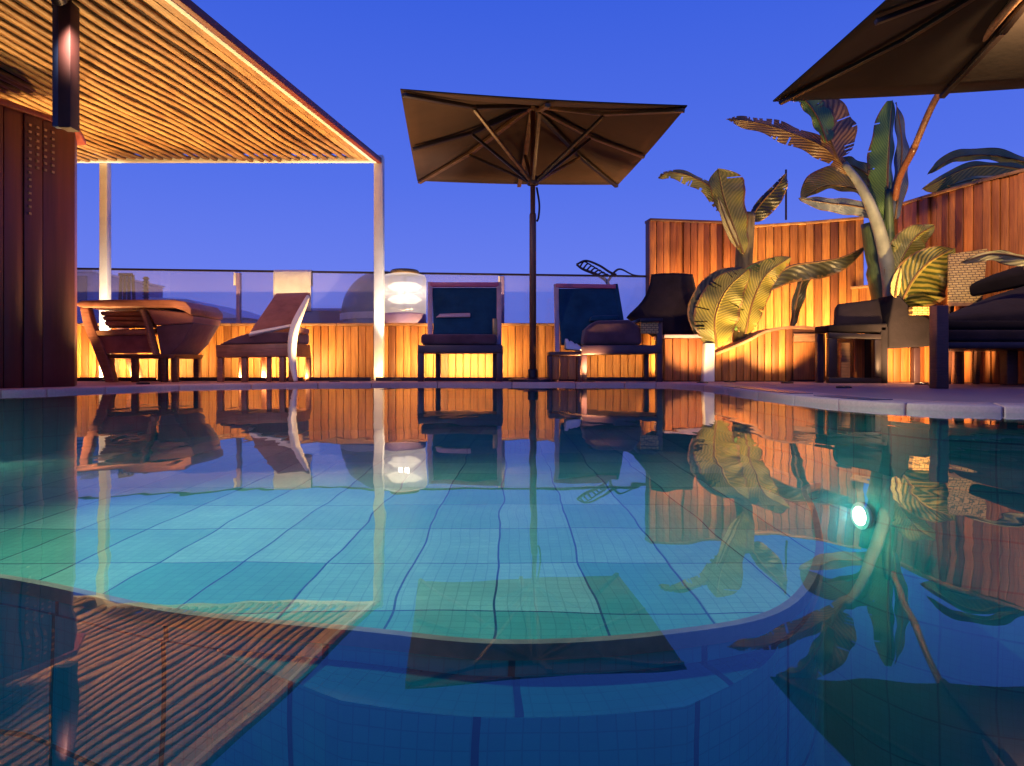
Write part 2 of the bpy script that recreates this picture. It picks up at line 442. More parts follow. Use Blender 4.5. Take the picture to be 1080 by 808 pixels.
so = bpy.data.objects.new('sun', sun); col.objects.link(so); so.rotation_euler = (R(80), 0, R(-20))

def area(name, loc, target, sx, sy, power, color=(1, .62, .26), parent=None, spread=math.pi):
    l = bpy.data.lights.new(name, 'AREA'); l.shape = 'RECTANGLE'; l.size = sx; l.size_y = sy; l.energy = power; l.color = color; l.spread = spread
    o = bpy.data.objects.new(name, l); col.objects.link(o); o.location = loc
    d = V(target) - V(loc); o.rotation_euler = d.to_track_quat('-Z', 'Y').to_euler()
    if parent:
        o.parent = parent; o.location = V(loc) - V(parent.location)
    return o
def spot(name, loc, target, power, cone, blend=.6, color=(1, .62, .26), radius=.04, parent=None):
    l = bpy.data.lights.new(name, 'SPOT'); l.energy = power; l.spot_size = R(cone); l.spot_blend = blend; l.color = color; l.shadow_soft_size = radius
    o = bpy.data.objects.new(name, l); col.objects.link(o); o.location = loc
    d = V(target) - V(loc); o.rotation_euler = d.to_track_quat('-Z', 'Y').to_euler()
    if parent:
        o.parent = parent; o.location = V(loc) - V(parent.location)
    return o

# ------------------------------------------------------------------ pool and deck
pool_ctrl = [(-3.40, 4.40), (-3.16, 4.80), (-2.70, 5.60), (-1.9, 6.12), (-1.1, 6.27), (0, 6.27), (.9, 6.27), (1.40, 6.15),
             (1.58, 5.5), (1.57, 4.5), (1.56, 3.6), (1.66, 3.0), (2.05, 2.64), (2.9, 2.42), (4.2, 2.3), (5.2, 1.6),
             (5.4, 0), (5.0, -2.0), (2, -3.0), (-2, -3.0), (-4.8, -2.0), (-5.0, 0), (-4.6, 2), (-3.8, 3.7)]
OUT = [V((p.x, p.y, 0)) for p in cr([(x, y, 0) for x, y in pool_ctrl], 8, True)]
def normals(path):
    n = len(path); res = []
    for i in range(n):
        t = (path[(i + 1) % n] - path[i - 1]).normalized()
        res.append(V((-t.y, t.x, 0)))
    return res
NRM = normals(OUT)                      # outline runs clockwise -> left normal points out of the pool
cen = sum(OUT, V()) / len(OUT)
if sum((OUT[i] - cen).dot(NRM[i]) for i in range(len(OUT))) < 0: NRM = [-n for n in NRM]

def poly_face(loop, z, name, m, uvs=1.0):
    b = MB(); vs = [b.bm.verts.new((p.x, p.y, z)) for p in loop]
    f = b.face(vs)
    bmesh.ops.triangulate(b.bm, faces=[f])
    uvl = b.bm.loops.layers.uv.new('UVMap')
    for f in b.bm.faces:
        f.normal_update()
        if f.normal.z < 0: f.normal_flip()
        for l in f.loops: l[uvl].uv = (l.vert.co.x * uvs, l.vert.co.y * uvs)
    me = bpy.data.meshes.new(name); b.bm.to_mesh(me); b.bm.free(); me.materials.append(m)
    o = bpy.data.objects.new(name, me); col.objects.link(o); return o
water_o = struct(poly_face([p + n * .02 for p, n in zip(OUT, NRM)], WATER, 'pool_water', M['water']))
struct(poly_face([p + n * .02 for p, n in zip(OUT, NRM)], -1.65, 'pool_floor', M['tile_deep']))

b = MB(); LO = [p - n * .015 for p, n in zip(OUT, NRM)]
va = [b.bm.verts.new((p.x, p.y, -1.63)) for p in LO]; vb = [b.bm.verts.new((p.x, p.y, WATER - .008)) for p in LO]
b.face(va[::-1]); b.face(vb)
for i in range(len(LO)): b.face([va[i], va[(i + 1) % len(LO)], vb[(i + 1) % len(LO)], vb[i]])
m, nt, bb = mat('water_body'); nt.nodes.remove(bb)
vs = N(nt, 'ShaderNodeVolumePrincipled'); vs.inputs['Density'].default_value = .05; vs.inputs['Color'].default_value = (.12, .68, .85, 1); vs.inputs['Anisotropy'].default_value = .4
nt.links.new(vs.outputs[0], nt.nodes['Material Output'].inputs['Volume'])
struct(b.build('water_body', m))

# pool side walls
def ribbon(path, z0, z1, name, m, closed=True):
    b = MB(); uvl = b.bm.loops.layers.uv.new('UVMap'); L = 0; n = len(path)
    cols = []; ls = []
    for i in range(n + (1 if closed else 0)):
        p = path[i % n]
        if i: L += (p - path[(i - 1) % n]).length
        cols.append((b.bm.verts.new((p.x, p.y, z0)), b.bm.verts.new((p.x, p.y, z1)))); ls.append(L)
    for i in range(len(cols) - 1):
        f = b.bm.faces.new([cols[i][0], cols[i + 1][0], cols[i + 1][1], cols[i][1]])
        for l, (u, v) in zip(f.loops, ((ls[i], z0), (ls[i + 1], z0), (ls[i + 1], z1), (ls[i], z1))): l[uvl].uv = (u, v)
    me = bpy.data.meshes.new(name); b.bm.to_mesh(me); b.bm.free(); me.materials.append(m)
    o = bpy.data.objects.new(name, me); col.objects.link(o); return o
struct(ribbon([p + n * .005 for p, n in zip(OUT, NRM)], -1.7, .05, 'pool_wall', M['tile_wall']))

# deck sheet with the pool cut out
b = MB()
inner = [b.bm.verts.new((p.x + n.x * .25, p.y + n.y * .25, DECK)) for p, n in zip(OUT, NRM)]
ocs = [(-14, -10), (14, -10), (14, 12), (-14, 12)]
outer = []
for k in range(4):
    x0, y0 = ocs[k]; x1, y1 = ocs[(k + 1) % 4]
    for j in range(8): outer.append(b.bm.verts.new((x0 + (x1 - x0) * j / 8, y0 + (y1 - y0) * j / 8, DECK)))
es = [b.bm.edges.new((lp[i], lp[(i + 1) % len(lp)])) for lp in (inner, outer) for i in range(len(lp))]
bmesh.ops.triangle_fill(b.bm, edges=es, use_beauty=True)
for f in b.bm.faces:
    if f.normal.z < 0: f.normal_flip()
me = bpy.data.meshes.new('deck'); b.bm.to_mesh(me); b.bm.free(); me.materials.append(M['deck'])
o = bpy.data.objects.new('deck', me); col.objects.link(o); struct(o)

# coping slabs round the pool
b = MB(); step = 5
n = len(OUT)
fine = OUT; k = 0
while k < n:
    idx = list(range(k, min(k + step, n) + 1))
    ring = []
    for q, i in enumerate(idx):
        p = OUT[i % n]; nn = NRM[i % n]
        t = V((nn.y, -nn.x, 0)); t = t if t.dot(OUT[(i + 1) % n] - OUT[i - 1]) > 0 else -t
        sh = t * (.0018 if q == 0 else (-.0018 if q == len(idx) - 1 else 0))
        a = p - nn * .03 + sh; c = p + nn * .27 + sh
        ring.append([b.bm.verts.new((a.x, a.y, .03)), b.bm.verts.new((a.x, a.y, DECK + .006)), b.bm.verts.new((c.x, c.y, DECK + .006)), b.bm.verts.new((c.x, c.y, .03))])
    for A, B in zip(ring, ring[1:]):
        for j in range(4): b.face([A[j], A[(j + 1) % 4], B[(j + 1) % 4], B[j]])
    b.face(ring[0][::-1]); b.face(ring[-1])
    k += step
struct(b.build('pool_coping', M['coping'], bevel=.008))

# dark skimmer slot set in the coping on the right
b = MB()
for y0, y1 in ((5.2, 3.75), (3.55, 3.05)):
    pts = []
    ids = [i for i, p in enumerate(OUT) if p.x > 1 and p.x < 1.9 and y1 <= p.y <= y0]
    for A, B in zip(ids, ids[1:]):
        q = []
        for i in (A, B):
            p, nn = OUT[i], NRM[i]
            q += [p + nn * .03, p + nn * .17]
        z = DECK + .0095
        b.hexa([(q[0].x, q[0].y, z - .004), (q[1].x, q[1].y, z - .004), (q[3].x, q[3].y, z - .004), (q[2].x, q[2].y, z - .004)],
               [(q[0].x, q[0].y, z), (q[1].x, q[1].y, z), (q[3].x, q[3].y, z), (q[2].x, q[2].y, z)])
M['slot'] = plain_mat('blue_drain_grille', (.03, .045, .12), .3)
struct(b.build('drain_channel', M['slot']))

# shallow shelf with a curved rim
SH = -.35
rim_ctrl = [(-4.6, 2.75), (-2.6, 2.25), (-1.46, 1.9), (-.85, 1.64), (-.35, 1.52), (-.02, 1.45), (.35, 1.50), (.68, 1.66), (.98, 2.12), (1.25, 2.75), (1.46, 3.3), (1.75, 3.5)]
RIM = [V((p.x, p.y, 0)) for p in cr([(x, y, 0) for x, y in rim_ctrl], 8)]
shelf_loop = RIM + [V((1.9, 6.9, 0)), V((-4.6, 6.9, 0))]
struct(poly_face(shelf_loop, SH, 'shallow_ledge', M['tile_shelf']))
def off(path, d):
    res = []
    for i, p in enumerate(path):
        t = (path[min(i + 1, len(path) - 1)] - path[max(i - 1, 0)]).normalized()
        res.append(p + V((t.y, -t.x, 0)) * d)
    return res
R2 = []
for i, (p, q) in enumerate(zip(off(RIM, .17), off(RIM, .012))):
    k = min(1, max(0, (p.x - .35) / .4, (-p.x - .35) / .4)); R2.append(p.lerp(q, k))
# nosing, step and riser
b = MB()
A = off(RIM, -.012); Bq = off(RIM, .012)
for i in range(len(RIM) - 1):
    b.hexa([(A[i].x, A[i].y, SH - .03), (Bq[i].x, Bq[i].y, SH - .03), (Bq[i].x, Bq[i].y, SH + .006), (A[i].x, A[i].y, SH + .006)],
           [(A[i + 1].x, A[i + 1].y, SH - .03), (Bq[i + 1].x, Bq[i + 1].y, SH - .03), (Bq[i + 1].x, Bq[i + 1].y, SH + .006), (A[i + 1].x, A[i + 1].y, SH + .006)])
struct(b.build('ledge_nosing', M['rim']))
struct(ribbon(off(RIM, .002), SH - .07, SH - .005, 'step_riser', M['tile_deep'], False))
b = MB(); uvl = b.bm.loops.layers.uv.new('UVMap')
L = 0
for i in range(len(RIM) - 1):
    q = [RIM[i], RIM[i + 1], R2[i + 1], R2[i]]
    L2 = L + (RIM[i + 1] - RIM[i]).length
    f = b.bm.faces.new([b.bm.verts.new((p.x, p.y, SH - .07)) for p in q])
    if f.normal.z < 0: pass
    for l, uvv in zip(f.loops, ((L, .02), (L2, .02), (L2, .19), (L, .19))): l[uvl].uv = uvv
    L = L2
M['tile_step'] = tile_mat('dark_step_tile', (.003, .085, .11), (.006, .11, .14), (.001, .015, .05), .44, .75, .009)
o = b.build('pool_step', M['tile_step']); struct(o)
struct(ribbon(R2, -1.66, SH - .07, 'deep_riser', M['tile_deep'], False))

# city ground far below
b = MB(); g = 1500
vs = [b.bm.verts.new(p) for p in ((-g, -g, -16), (g, -g, -16), (g, g, -16), (-g, g, -16))]; b.face(vs)
struct(b.build('ground', M['gravel']))
# building that carries the deck
b = MB(); b.prism_z([(-14, -10), (14, -10), (14, 12), (-14, 12)], -16, -1.75)
struct(b.build('roof_structure', M['gravel']))

# pool lamps
def pool_lamp(loc, nrm, label, power, visible=True, cone=150):
    n_ = V(nrm).normalized(); loc = V(loc)
    t = thing('pool_lamp', label, 'pool lamp', loc, 'underwater lamps in the pool walls')
    q = V((0, 0, 1)).rotation_difference(n_).to_matrix()
    def disc(prof, name, m):
        b = MB(); b.lathe(prof, (0, 0, 0), 28)
        for v in b.bm.verts: v.co = q @ v.co + loc
        return b.build(name, m, t, smooth=False)
    disc([(.055, -.01), (.062, .0), (.062, .012), (.044, .016), (.044, .01)], 'lamp_ring', M['white_pot'])
    disc([(.0, .008), (.042, .008), (.042, .012), (.03, .02), (.0, .022)], 'lamp_lens', M['pool_bulb'])
    spot('lamp_light', loc + n_ * .06, loc + n_ * 2 + V((0, 0, .0)), power, cone, .5, (1, 1, .95), .05, t)
    return t
pool_lamp((1.625, 3.08, -.44), (-1, -.2, 0), 'round white underwater lamp glowing brightly in the pool wall at the right', 44)
pool_lamp((-3.63, 3.94, -.17), (.85, -.5, 0), 'round underwater lamp in the left pool wall below the dark red cabin wall', 48)

# ------------------------------------------------------------------ cladding helper
def clad(path, z0, z1, bw, mb, depth=.025, gap=.006, side=1, jitter=.35, ztop=None):
    """vertical boards along a polyline in XY, each board its own box (on the -normal side)"""
    pts = [V((x, y, 0)) for x, y in path]
    for a, c in zip(pts, pts[1:]):
        L = (c - a).length; t = (c - a).normalized(); nn = V((t.y, -t.x, 0)) * side
        n = max(1, round(L / bw)); w_ = L / n
        x = 0
        for k in range(n):
            d = depth * (1 + random.uniform(-jitter, jitter))
            p = a + t * (k * w_ + gap / 2); q = a + t * ((k + 1) * w_ - gap / 2)
            zt0 = z1 if ztop is None else ztop(p.x)
            zt1 = z1 if ztop is None else ztop(q.x)
            lo = [p, q, q + nn * d, p + nn * d]
            mb.hexa([(v.x, v.y, z0) for v in lo], [(lo[0].x, lo[0].y, zt0), (lo[1].x, lo[1].y, zt1), (lo[2].x, lo[2].y, zt1), (lo[3].x, lo[3].y, zt0)])
    return mb
def core(path, z0, z1, th, mb, side=1, ztop=None):
    pts = [V((x, y, 0)) for x, y in path]
    for a, c in zip(pts, pts[1:]):
        t = (c - a).normalized(); nn = V((-t.y, t.x, 0)) * side
        a2 = a + nn * th; c2 = c + nn * th
        za = z1 if ztop is None else ztop(a.x); zc = z1 if ztop is None else ztop(c.x)
        mb.hexa([(a.x, a.y, z0), (c.x, c.y, z0), (c2.x, c2.y, z0), (a2.x, a2.y, z0)], [(a.x, a.y, za), (c.x, c.y, zc), (c2.x, c2.y, zc), (a2.x, a2.y, za)])
    return mb

# ------------------------------------------------------------------ low wood clad planter wall along the back
PY = 7.6
pt = Z(341, PY)                           # top of the low wall
t = thing('planter_wall', 'low wall of glowing vertical wooden boards running behind the chairs under the glass railing', 'wall', (-1.5, PY, DECK))
pth = [(-5.6, PY), (1.75, PY)]
b = MB(); core(pth, DECK, pt - .03, .42, b); b.build('wall_core', M['dark_wood'], t)
b = MB(); clad(pth, DECK + .01, pt - .032, .085, b, .024); b.build('board_cladding', M['wood'], t, bevel=.003)
b = MB()
xx = -5.6
while xx < 1.74:
    x2 = min(xx + 1.2, 1.75); b.box((xx + .003, PY - .045, pt - .03), (x2 - .003, PY + .44, pt)); xx += 1.2
b.build('cap', M['wood_cap'], t, bevel=.005)

# LED strips on the deck in front of the boards: (x0, x1, watts)
def led(x0, x1, y, watts, label, ty=None, th=.42):
    y -= .28; watts *= 4.6; th *= 1.9
    t = thing('led_strip', label, 'light strip', ((x0 + x1) / 2, y, DECK), 'light strips along the foot of the wooden walls')
    b = MB(); b.box((x0, y - .02, DECK), (x1, y + .02, DECK + .018)); b.box((x0, y - .03, DECK), (x1, y - .0205, DECK + .04)); b.build('strip_housing', M['dark_metal'], t)
    b = MB(); b.box((x0 + .01, y - .008, DECK + .0185), (x1 - .01, y + .014, DECK + .024)); b.build('strip_diffuser', M['led'], t)
    area('strip_light', ((x0 + x1) / 2, y + .012, DECK + .032), ((x0 + x1) / 2, y + 1, DECK + th), x1 - x0, .02, watts, (1, .62, .22), t, R(130))
led(-5.0, -3.75, 7.30, 9.5, 'thin light strip on the deck behind the wooden lounge armchair')
led(-3.55, -2.95, 7.34, .55, 'thin light strip on the deck between the two left chairs')
led(-2.95, -2.2, 7.30, 6.2, 'thin light strip on the deck under the brown sun lounger')
led(-2.15, -1.5, 7.36, .3, 'thin light strip on the deck right of the sun lounger')
led(-1.45, -1.0, 7.36, .9, 'thin light strip on the deck right of the cream pergola post')
led(-.95, -.15, 7.30, 7.0, 'thin light strip on the deck under the frontal navy armchair')
led(-.1, .4, 7.36, .25, 'thin light strip on the deck behind the parasol pole')
led(.5, 1.65, 7.36, 1.2, 'thin light strip on the deck under the navy chaise')

# ------------------------------------------------------------------ glass railing
t = thing('glass_railing', 'frameless glass railing with slim dark top rail standing on the low wooden wall', 'railing', (-1.5, 7.9, pt))
GY = 7.9
def rail_z(px): return Z(284 + (px - 75) * .0125, GY)
xs = [-5.6, X(75, GY), X(252, GY), X(402, GY), X(530, GY), X(640, GY), X(700, GY)]
for a, c in zip(xs, xs[1:]):
    b = MB(); z1, z2 = rail_z(540 + a / GY * F), rail_z(540 + c / GY * F)
    b.hexa([(a + .008, GY - .006, pt + .002), (c - .008, GY - .006, pt + .002), (c - .008, GY - .006, z2), (a + .008, GY - .006, z1)],
           [(a + .008, GY + .006, pt + .002), (c - .008, GY + .006, pt + .002), (c - .008, GY + .006, z2), (a + .008, GY + .006, z1)])
    b.build('glass_panel', M['glass'], t)
b = MB(); b.bar((xs[0], GY, rail_z(-10)), (xs[-1], GY, rail_z(700)), .03, .022); b.build('handrail', M['dark_metal'], t)
for px in (252, 530):
    x = X(px, GY); zz = rail_z(px)
    o = MB().box((x - .022, GY - .03, pt), (x + .022, GY + .03, zz - .02)).build('post', M['lilac'], t, bevel=.004)
    MB().box((x - .05, GY - .04, zz - .17), (x - .024, GY + .03, zz - .02)).build('post_clamp', M['white_pot'], o, bevel=.004)

# ------------------------------------------------------------------ things behind / on the railing
t = thing('lantern', 'round glass lantern glowing warm white on top of the low wooden wall', 'lantern', (X(427, 7.75), 7.72, pt))
cx, cy = X(427, 7.75), 7.74
H = Z(285, 7.75) - pt
MB().lathe([(.0, 0), (.25, 0), (.25, .10), (.24, .12), (0, .12)], (cx, cy, pt), 40).build('lantern_base', M['lilac'], t, bevel=.004)
MB().lathe([(.245, .121), (.25, .2), (.25, H - .10), (.235, H - .065), (.16, H - .05)], (cx, cy, pt), 40).build('glass_body', M['lantern_glass'], t, smooth=True)
MB().lathe([(.165, H - .05), (.17, H - .02), (.15, H), (0, H)], (cx, cy, pt), 32).build('lantern_lid', M['brass'], t, bevel=.004)
for z in (.24, .39):
    MB().lathe([(0, z), (.14, z + .006), (.20, z + .045), (.14, z + .085), (0, z + .09)], (cx, cy, pt), 24).build('bulb', M['bulb'], t, smooth=True)
MB().lathe([(.012, .12), (.012, H - .05)], (cx, cy, pt), 10).build('lamp_rod', M['dark_metal'], t)
l = bpy.data.lights.new('lantern_light', 'POINT'); l.energy = 4.5; l.color = (1, .80, .56); l.shadow_soft_size = .06
lo = bpy.data.objects.new('lantern_light', l); col.objects.link(lo); lo.parent = t; lo.location = V((cx, cy, pt + .355)) - V(t.location)

t = thing('domed_pod', 'dark grey rounded dome with pale base rim behind the cream pergola post', 'dome', (X(399, 8.5), 8.5, DECK))
cx = X(404, 8.5); zt = Z(286, 8.5); r0 = X(404, 8.5) - X(361, 8.5); zb = Z(332, 8.5)
prof = [(r0 * math.cos(R(a)) if a < 90 else 0, zb + (zt - zb) * math.sin(R(a))) for a in range(0, 91, 9)]
MB().lathe([(r0 * .9, DECK), (r0 * .95, zb - .08)], (cx, 8.5, 0), 40).build('dome_plinth', M['neighbour_blue'], t)
MB().lathe([(r0 * 1.03, zb - .08), (r0 * 1.03, zb), (r0, zb + .001)], (cx, 8.5, 0), 40).build('dome_rim', M['neighbour_white'], t)
MB().lathe(prof, (cx, 8.5, 0.002), 40).build('dome_shell', M['grey_dome'], t, smooth=True)

D2 = 15.0
def block(name, label, cat, x0, x1, top, m, d=D2, dep=3, group=None):
    t = thing(name, label, cat, ((X(x0, d) + X(x1, d)) / 2, d + dep / 2, -16), group)
    MB().box((X(x0, d), d, -16), (X(x1, d), d + dep, Z(top, d))).build('wall', m, t)
    return t
t = block('neighbour_building', 'pale blue neighbouring building with a dark window beyond the railing at far left', 'building', 20, 98, 287, M['neighbour_blue'])
MB().box((X(79, D2), D2 - .03, Z(318, D2)), (X(92, D2), D2 + .02, Z(291, D2))).build('window', M['neighbour_navy'], t)
MB().box((X(19, D2), D2 - .06, Z(287, D2) + .003), (X(99, D2), D2 + 3.06, Z(285, D2))).build('roof', M['neighbour_white'], t)
t = thing('neighbour_building', 'white sloping roof of a neighbouring building beyond the glass railing', 'building', (X(215, 14), 15, -16))
MB().prism([(X(165, 14), -16), (X(262, 14), -16), (X(262, 14), Z(336, 14)), (X(165, 14), Z(336, 14))], 14.0, 17).build('wall', M['neighbour_blue'], t)
MB().prism([(X(160, 14), Z(336, 14) + .003), (X(265, 14), Z(336, 14) + .003), (X(250, 14), Z(333, 14)), (X(200, 14), Z(316, 14)), (X(160, 14), Z(314, 14))], 13.9, 17.1).build('roof', M['neighbour_white'], t)
t = block('neighbour_building', 'dark blue flat topped building just right of the brown lounger back', 'building', 316, 366, 328, M['neighbour_navy'], 16)
MB().box((X(315, 16), 15.95, Z(328, 16) + .003), (X(367, 16), 19.05, Z(327, 16) + .04)).build('roof', M['neighbour_blue'], t)
# rooftop frames
t = thing('water_tower_frame', 'dark narrow scaffold frame on a roof seen through the railing left of the white roof', 'tower frame', (X(133, 14.5), 14.5, -16))
b = MB()
for px0, px1 in ((126, 128), (131, 132), (136, 136), (142, 140)):
    b.bar((X(px0, 14.5), 14.5, Z(330, 14.5)), (X(px1, 14.5), 14.5, Z(290, 14.5)), .05, .05)
b.bar((X(127, 14.5), 14.45, Z(290, 14.5)), (X(141, 14.5), 14.45, Z(290, 14.5)), .06, .06)
b.build('frame', M['dark_metal'], t)
MB().box((X(122, 14.5), 14.4, -16), (X(146, 14.5), 15, Z(330, 14.5) - .003)).build('plinth', M['neighbour_navy'], t)
t = thing('chimney_pipe', 'slim dark chimney pipe on a roof seen through the railing', 'chimney', (X(154, 14.4), 14.4, -16))
MB().tube([(X(154, 14.4), 14.4, -16), (X(154, 14.4), 14.4, Z(292, 14.4))], .045).build('pipe', M['dark_metal'], t)
b = MB()
for k in range(8):
    z = Z(318 - 3.3 * k, 14.4); b.lathe([(.03, z), (.07, z + .01), (.07, z + .03), (.03, z + .04)], (X(154, 14.4), 14.4, 0), 12)
b.build('pipe_collars', M['dark_metal'], t)

# white towel hanging over the railing
b = MB(); x0, x1 = X(288, 7.86), X(328, 7.86)
nx, nz = 10, 10; zt, zb = rail_z(308) + .016, Z(328, 7.86)
prev = None
prof = [(GY + .035, zt - .18), (GY + .032, zt - .02), (GY + .012, zt + .008), (GY - .012, zt + .008), (GY - .03, zt - .02)] + [(GY - .035, zt - .05 - (zt - .05 - zb) * k / 6) for k in range(1, 7)]
rows = []
for k, (y, z) in enumerate(prof):
    rows.append([b.bm.verts.new((x0 + (x1 - x0) * i / 16, y - (.008 * math.sin(i * 1.3) if k > 4 else 0), z)) for i in range(17)])
for A, B in zip(rows, rows[1:]):
    for i in range(16): b.face([A[i], A[i + 1], B[i + 1], B[i]])
o = b.build('towel', M['white_cloth'], smooth=True); md = o.modifiers.new('sol', 'SOLIDIFY'); md.thickness = .006
tag(o, 'white towel hung over the glass railing above the brown sun lounger', 'towel')

# dark branch above the railing
t = thing('dry_branch', 'dark twisted dry branch tip rising above the railing behind the navy chaise', 'branch', P(642, 335, 8.1))
b = MB(); d = 8.1
b.tube(cr([P(650, 330, d), P(643, 308, d), P(640, 297, d), P(630, 290, d), P(615, 284, d), P(608, 279, d)], 5), [.03, .012], 8)
b.tube(cr([P(641, 297, d), P(648, 287, d), P(655, 284, d), P(668, 290, d), P(683, 291, d)], 5), [.016, .006], 6)
for k in range(7):
    b.tube(cr([P(612 + 3.6 * k, 281 + 1.8 * k, d), P(616 + 4 * k, 276 + 2.2 * k, d + .02), P(622 + 3.6 * k, 279 + 2.4 * k, d)], 4), [.011, .008], 6)
b.tube(cr([P(608, 279, d), P(618, 275, d), P(632, 280, d), P(643, 287, d), P(650, 290, d)], 5), [.012, .016], 6)
b.build('branch', M['plum_metal'], t, smooth=True)

# ------------------------------------------------------------------ dark red cabin wall at left
foot = [(-3.45, 5.2), (-3.63, 4.72), (-4.75, 3.0), (-6.2, 3.0), (-6.2, 5.5), (-3.6, 5.5)]
t = thing('cabin_wall', 'tall dark red brown cabin wall of upright panels at the left pool edge', 'wall', (-4.2, 4.4, DECK))
ztop = 2.11
sc_foot = [( -3.53, 5.22), (-3.71, 4.72), (-4.80, 3.05), (-6.15, 3.05), (-6.15, 5.45), (-3.62, 5.45)]
MB().prism_z(sc_foot, DECK, ztop - .02).build('wall_core', M['cover'], t)
b = MB(); clad(foot[:1] + [(-3.535, 4.97)], DECK + .003, ztop - .012, .25, b, .03, .004, side=-1, jitter=.1)
clad([(-3.535, 4.97), (-3.63, 4.72)], DECK + .003, ztop - .012, .12, b, .03, .004, side=-1, jitter=.3)
clad([(-3.63, 4.72), (-4.75, 3.0)], DECK + .003, ztop - .012, .22, b, .03, .006, side=-1, jitter=.2)
clad([(-3.6, 5.46), (-3.45, 5.2)], DECK + .003, ztop - .012, .3, b, .02, .004, side=-1, jitter=.1)
b.build('wall_panels', M['red_wall'], t, bevel=.003)
cap_f = [(-3.40, 5.2), (-3.58, 4.70), (-4.70, 2.95), (-6.25, 2.95), (-6.25, 5.55), (-3.56, 5.55)]
MB().prism_z(cap_f, ztop - .012, ztop + .03).build('wall_cap', M['fascia'], t, bevel=.004)
b = MB()
for k in range(14):
    for j in range(4):
        f_ = .36 + .11 * j; x = -3.45 + f_ * (-.18); y = 5.2 + f_ * (-.48); z = 2.02 - k * .05
        if k > 6 and j not in (3,) : continue
        b.box((x + .022, y - .012, z - .008), (x + .042, y + .012, z + .008), math.atan2(-.48, -.18))
b.build('wall_rivets', M['brass'], t)

# hanging dark post left of the canopy
PX_D = 4.0
t = thing('hanging_post', 'dark red steel drop post hanging from the pergola canopy by the cabin wall', 'post', P(66, 120, PX_D))
MB().box((X(61, PX_D), PX_D, Z(134, PX_D)), (X(74, PX_D), PX_D + .09, 2.52)).build('post_beam', M['dark_fascia'], t, bevel=.004)
MB().box((X(52.5, PX_D), PX_D + .02, Z(132, PX_D)), (X(60.5, PX_D), PX_D + .07, 2.52)).build('blue_panel', M['neighbour_navy'], t, bevel=.003)

# ------------------------------------------------------------------ pergola
PZ = 2.49; ex, ey = .18, 1.0
def pg(s, y, z=PZ): return V((s + (y - 7.2) * ex, y, z))      # s = x at the far edge
t = thing('pergola', 'pergola with a lit timber slat canopy and cream posts over the left chairs', 'pergola', (-3, 7.2, DECK))
s_r = X(400, 7.2); s_l = -7.4
b = MB(); s = s_l; i = 0
while s < s_r - .24:
    ph = random.uniform(0, 6.28); am = random.uniform(.006, .016); wd = random.uniform(.046, .058)
    rings = []; NS = 22
    for k in range(NS + 1):
        y = 2.0 + (7.16 - 2.0) * k / NS
        dx = am * math.sin(y * 2.1 + s * 2.2 + ph * .25) + .018 * math.sin(y * 1.3 + s * 1.1)
        dz = .012 * math.sin(y * 2.7 + s * 3.1) + .006 * math.sin(y * 6 + ph)
        c = pg(s + dx, y, PZ + dz - .0)
        rings.append([b.bm.verts.new(c + V((a * wd / 2, 0, e))) for a, e in ((-1, 0), (-.95, -.022), (0, -.026), (.95, -.022), (1, 0), (.0, .004))])
    for A, B in zip(rings, rings[1:]):
        for j in range(6): b.face([A[j], A[(j + 1) % 6], B[(j + 1) % 6], B[j]])
    b.face(rings[0]); b.face(rings[-1][::-1])
    s += .098; i += 1
b.build('canopy_slats', M['slat'], t, smooth=True)
# cover above the slats
b = MB(); b.hexa([pg(s_l - .1, 1.95, PZ + .045), pg(s_r - .12, 1.95, PZ + .045), pg(s_r - .12, 7.15, PZ + .045), pg(s_l - .1, 7.15, PZ + .045)],
                 [pg(s_l - .1, 1.95, PZ + .075), pg(s_r - .12, 1.95, PZ + .075), pg(s_r - .12, 7.15, PZ + .075), pg(s_l - .1, 7.15, PZ + .075)])
b.build('canopy_cover', M['cover'], t)
# smooth pale boards by the right edge
b = MB()
for q0, q1 in ((.225, .16), (.155, .075)):
    b.hexa([pg(s_r - q0, 1.97, PZ - .02), pg(s_r - q1, 1.97, PZ - .02), pg(s_r - q1, 7.16, PZ - .02), pg(s_r - q0, 7.16, PZ - .02)],
           [pg(s_r - q0, 1.97, PZ + .03), pg(s_r - q1, 1.97, PZ + .03), pg(s_r - q1, 7.16, PZ + .03), pg(s_r - q0, 7.16, PZ + .03)])
b.build('edge_boards', M['slat'], t, bevel=.004)
# edge beam: cream inside, red brown outside
b = MB(); b.hexa([pg(s_r - .07, 1.96, PZ - .04), pg(s_r - .03, 1.96, PZ - .04), pg(s_r - .03, 7.17, PZ - .04), pg(s_r - .07, 7.17, PZ - .04)],
                 [pg(s_r - .07, 1.96, PZ + .04), pg(s_r - .03, 1.96, PZ + .04), pg(s_r - .03, 7.17, PZ + .04), pg(s_r - .07, 7.17, PZ + .04)])
b.build('inner_edge_beam', M['cream'], t, bevel=.004)
b = MB(); b.hexa([pg(s_r - .028, 1.95, PZ - .038), pg(s_r + .02, 1.95, PZ - .038), pg(s_r + .02, 7.22, PZ - .038), pg(s_r - .028, 7.22, PZ - .038)],
                 [pg(s_r - .028, 1.95, PZ + .022), pg(s_r + .02, 1.95, PZ + .022), pg(s_r + .02, 7.22, PZ + .022), pg(s_r - .028, 7.22, PZ + .022)])
b.build('edge_beam', M['fascia'], t, bevel=.005)
MB().box((s_l - .1, 7.171, PZ - .035), (s_r - .03, 7.22, PZ + .03)).build('end_beam', M['cream'], t, bevel=.004)
for px, w_ in ((107, .085), (398.5, .10)):
    x = X(px, 7.2)
    MB().box((x - w_ / 2, 7.225 - .0, DECK), (x + w_ / 2, 7.225 + w_, PZ + .06)).build('post', M['cream'], t, bevel=.006)
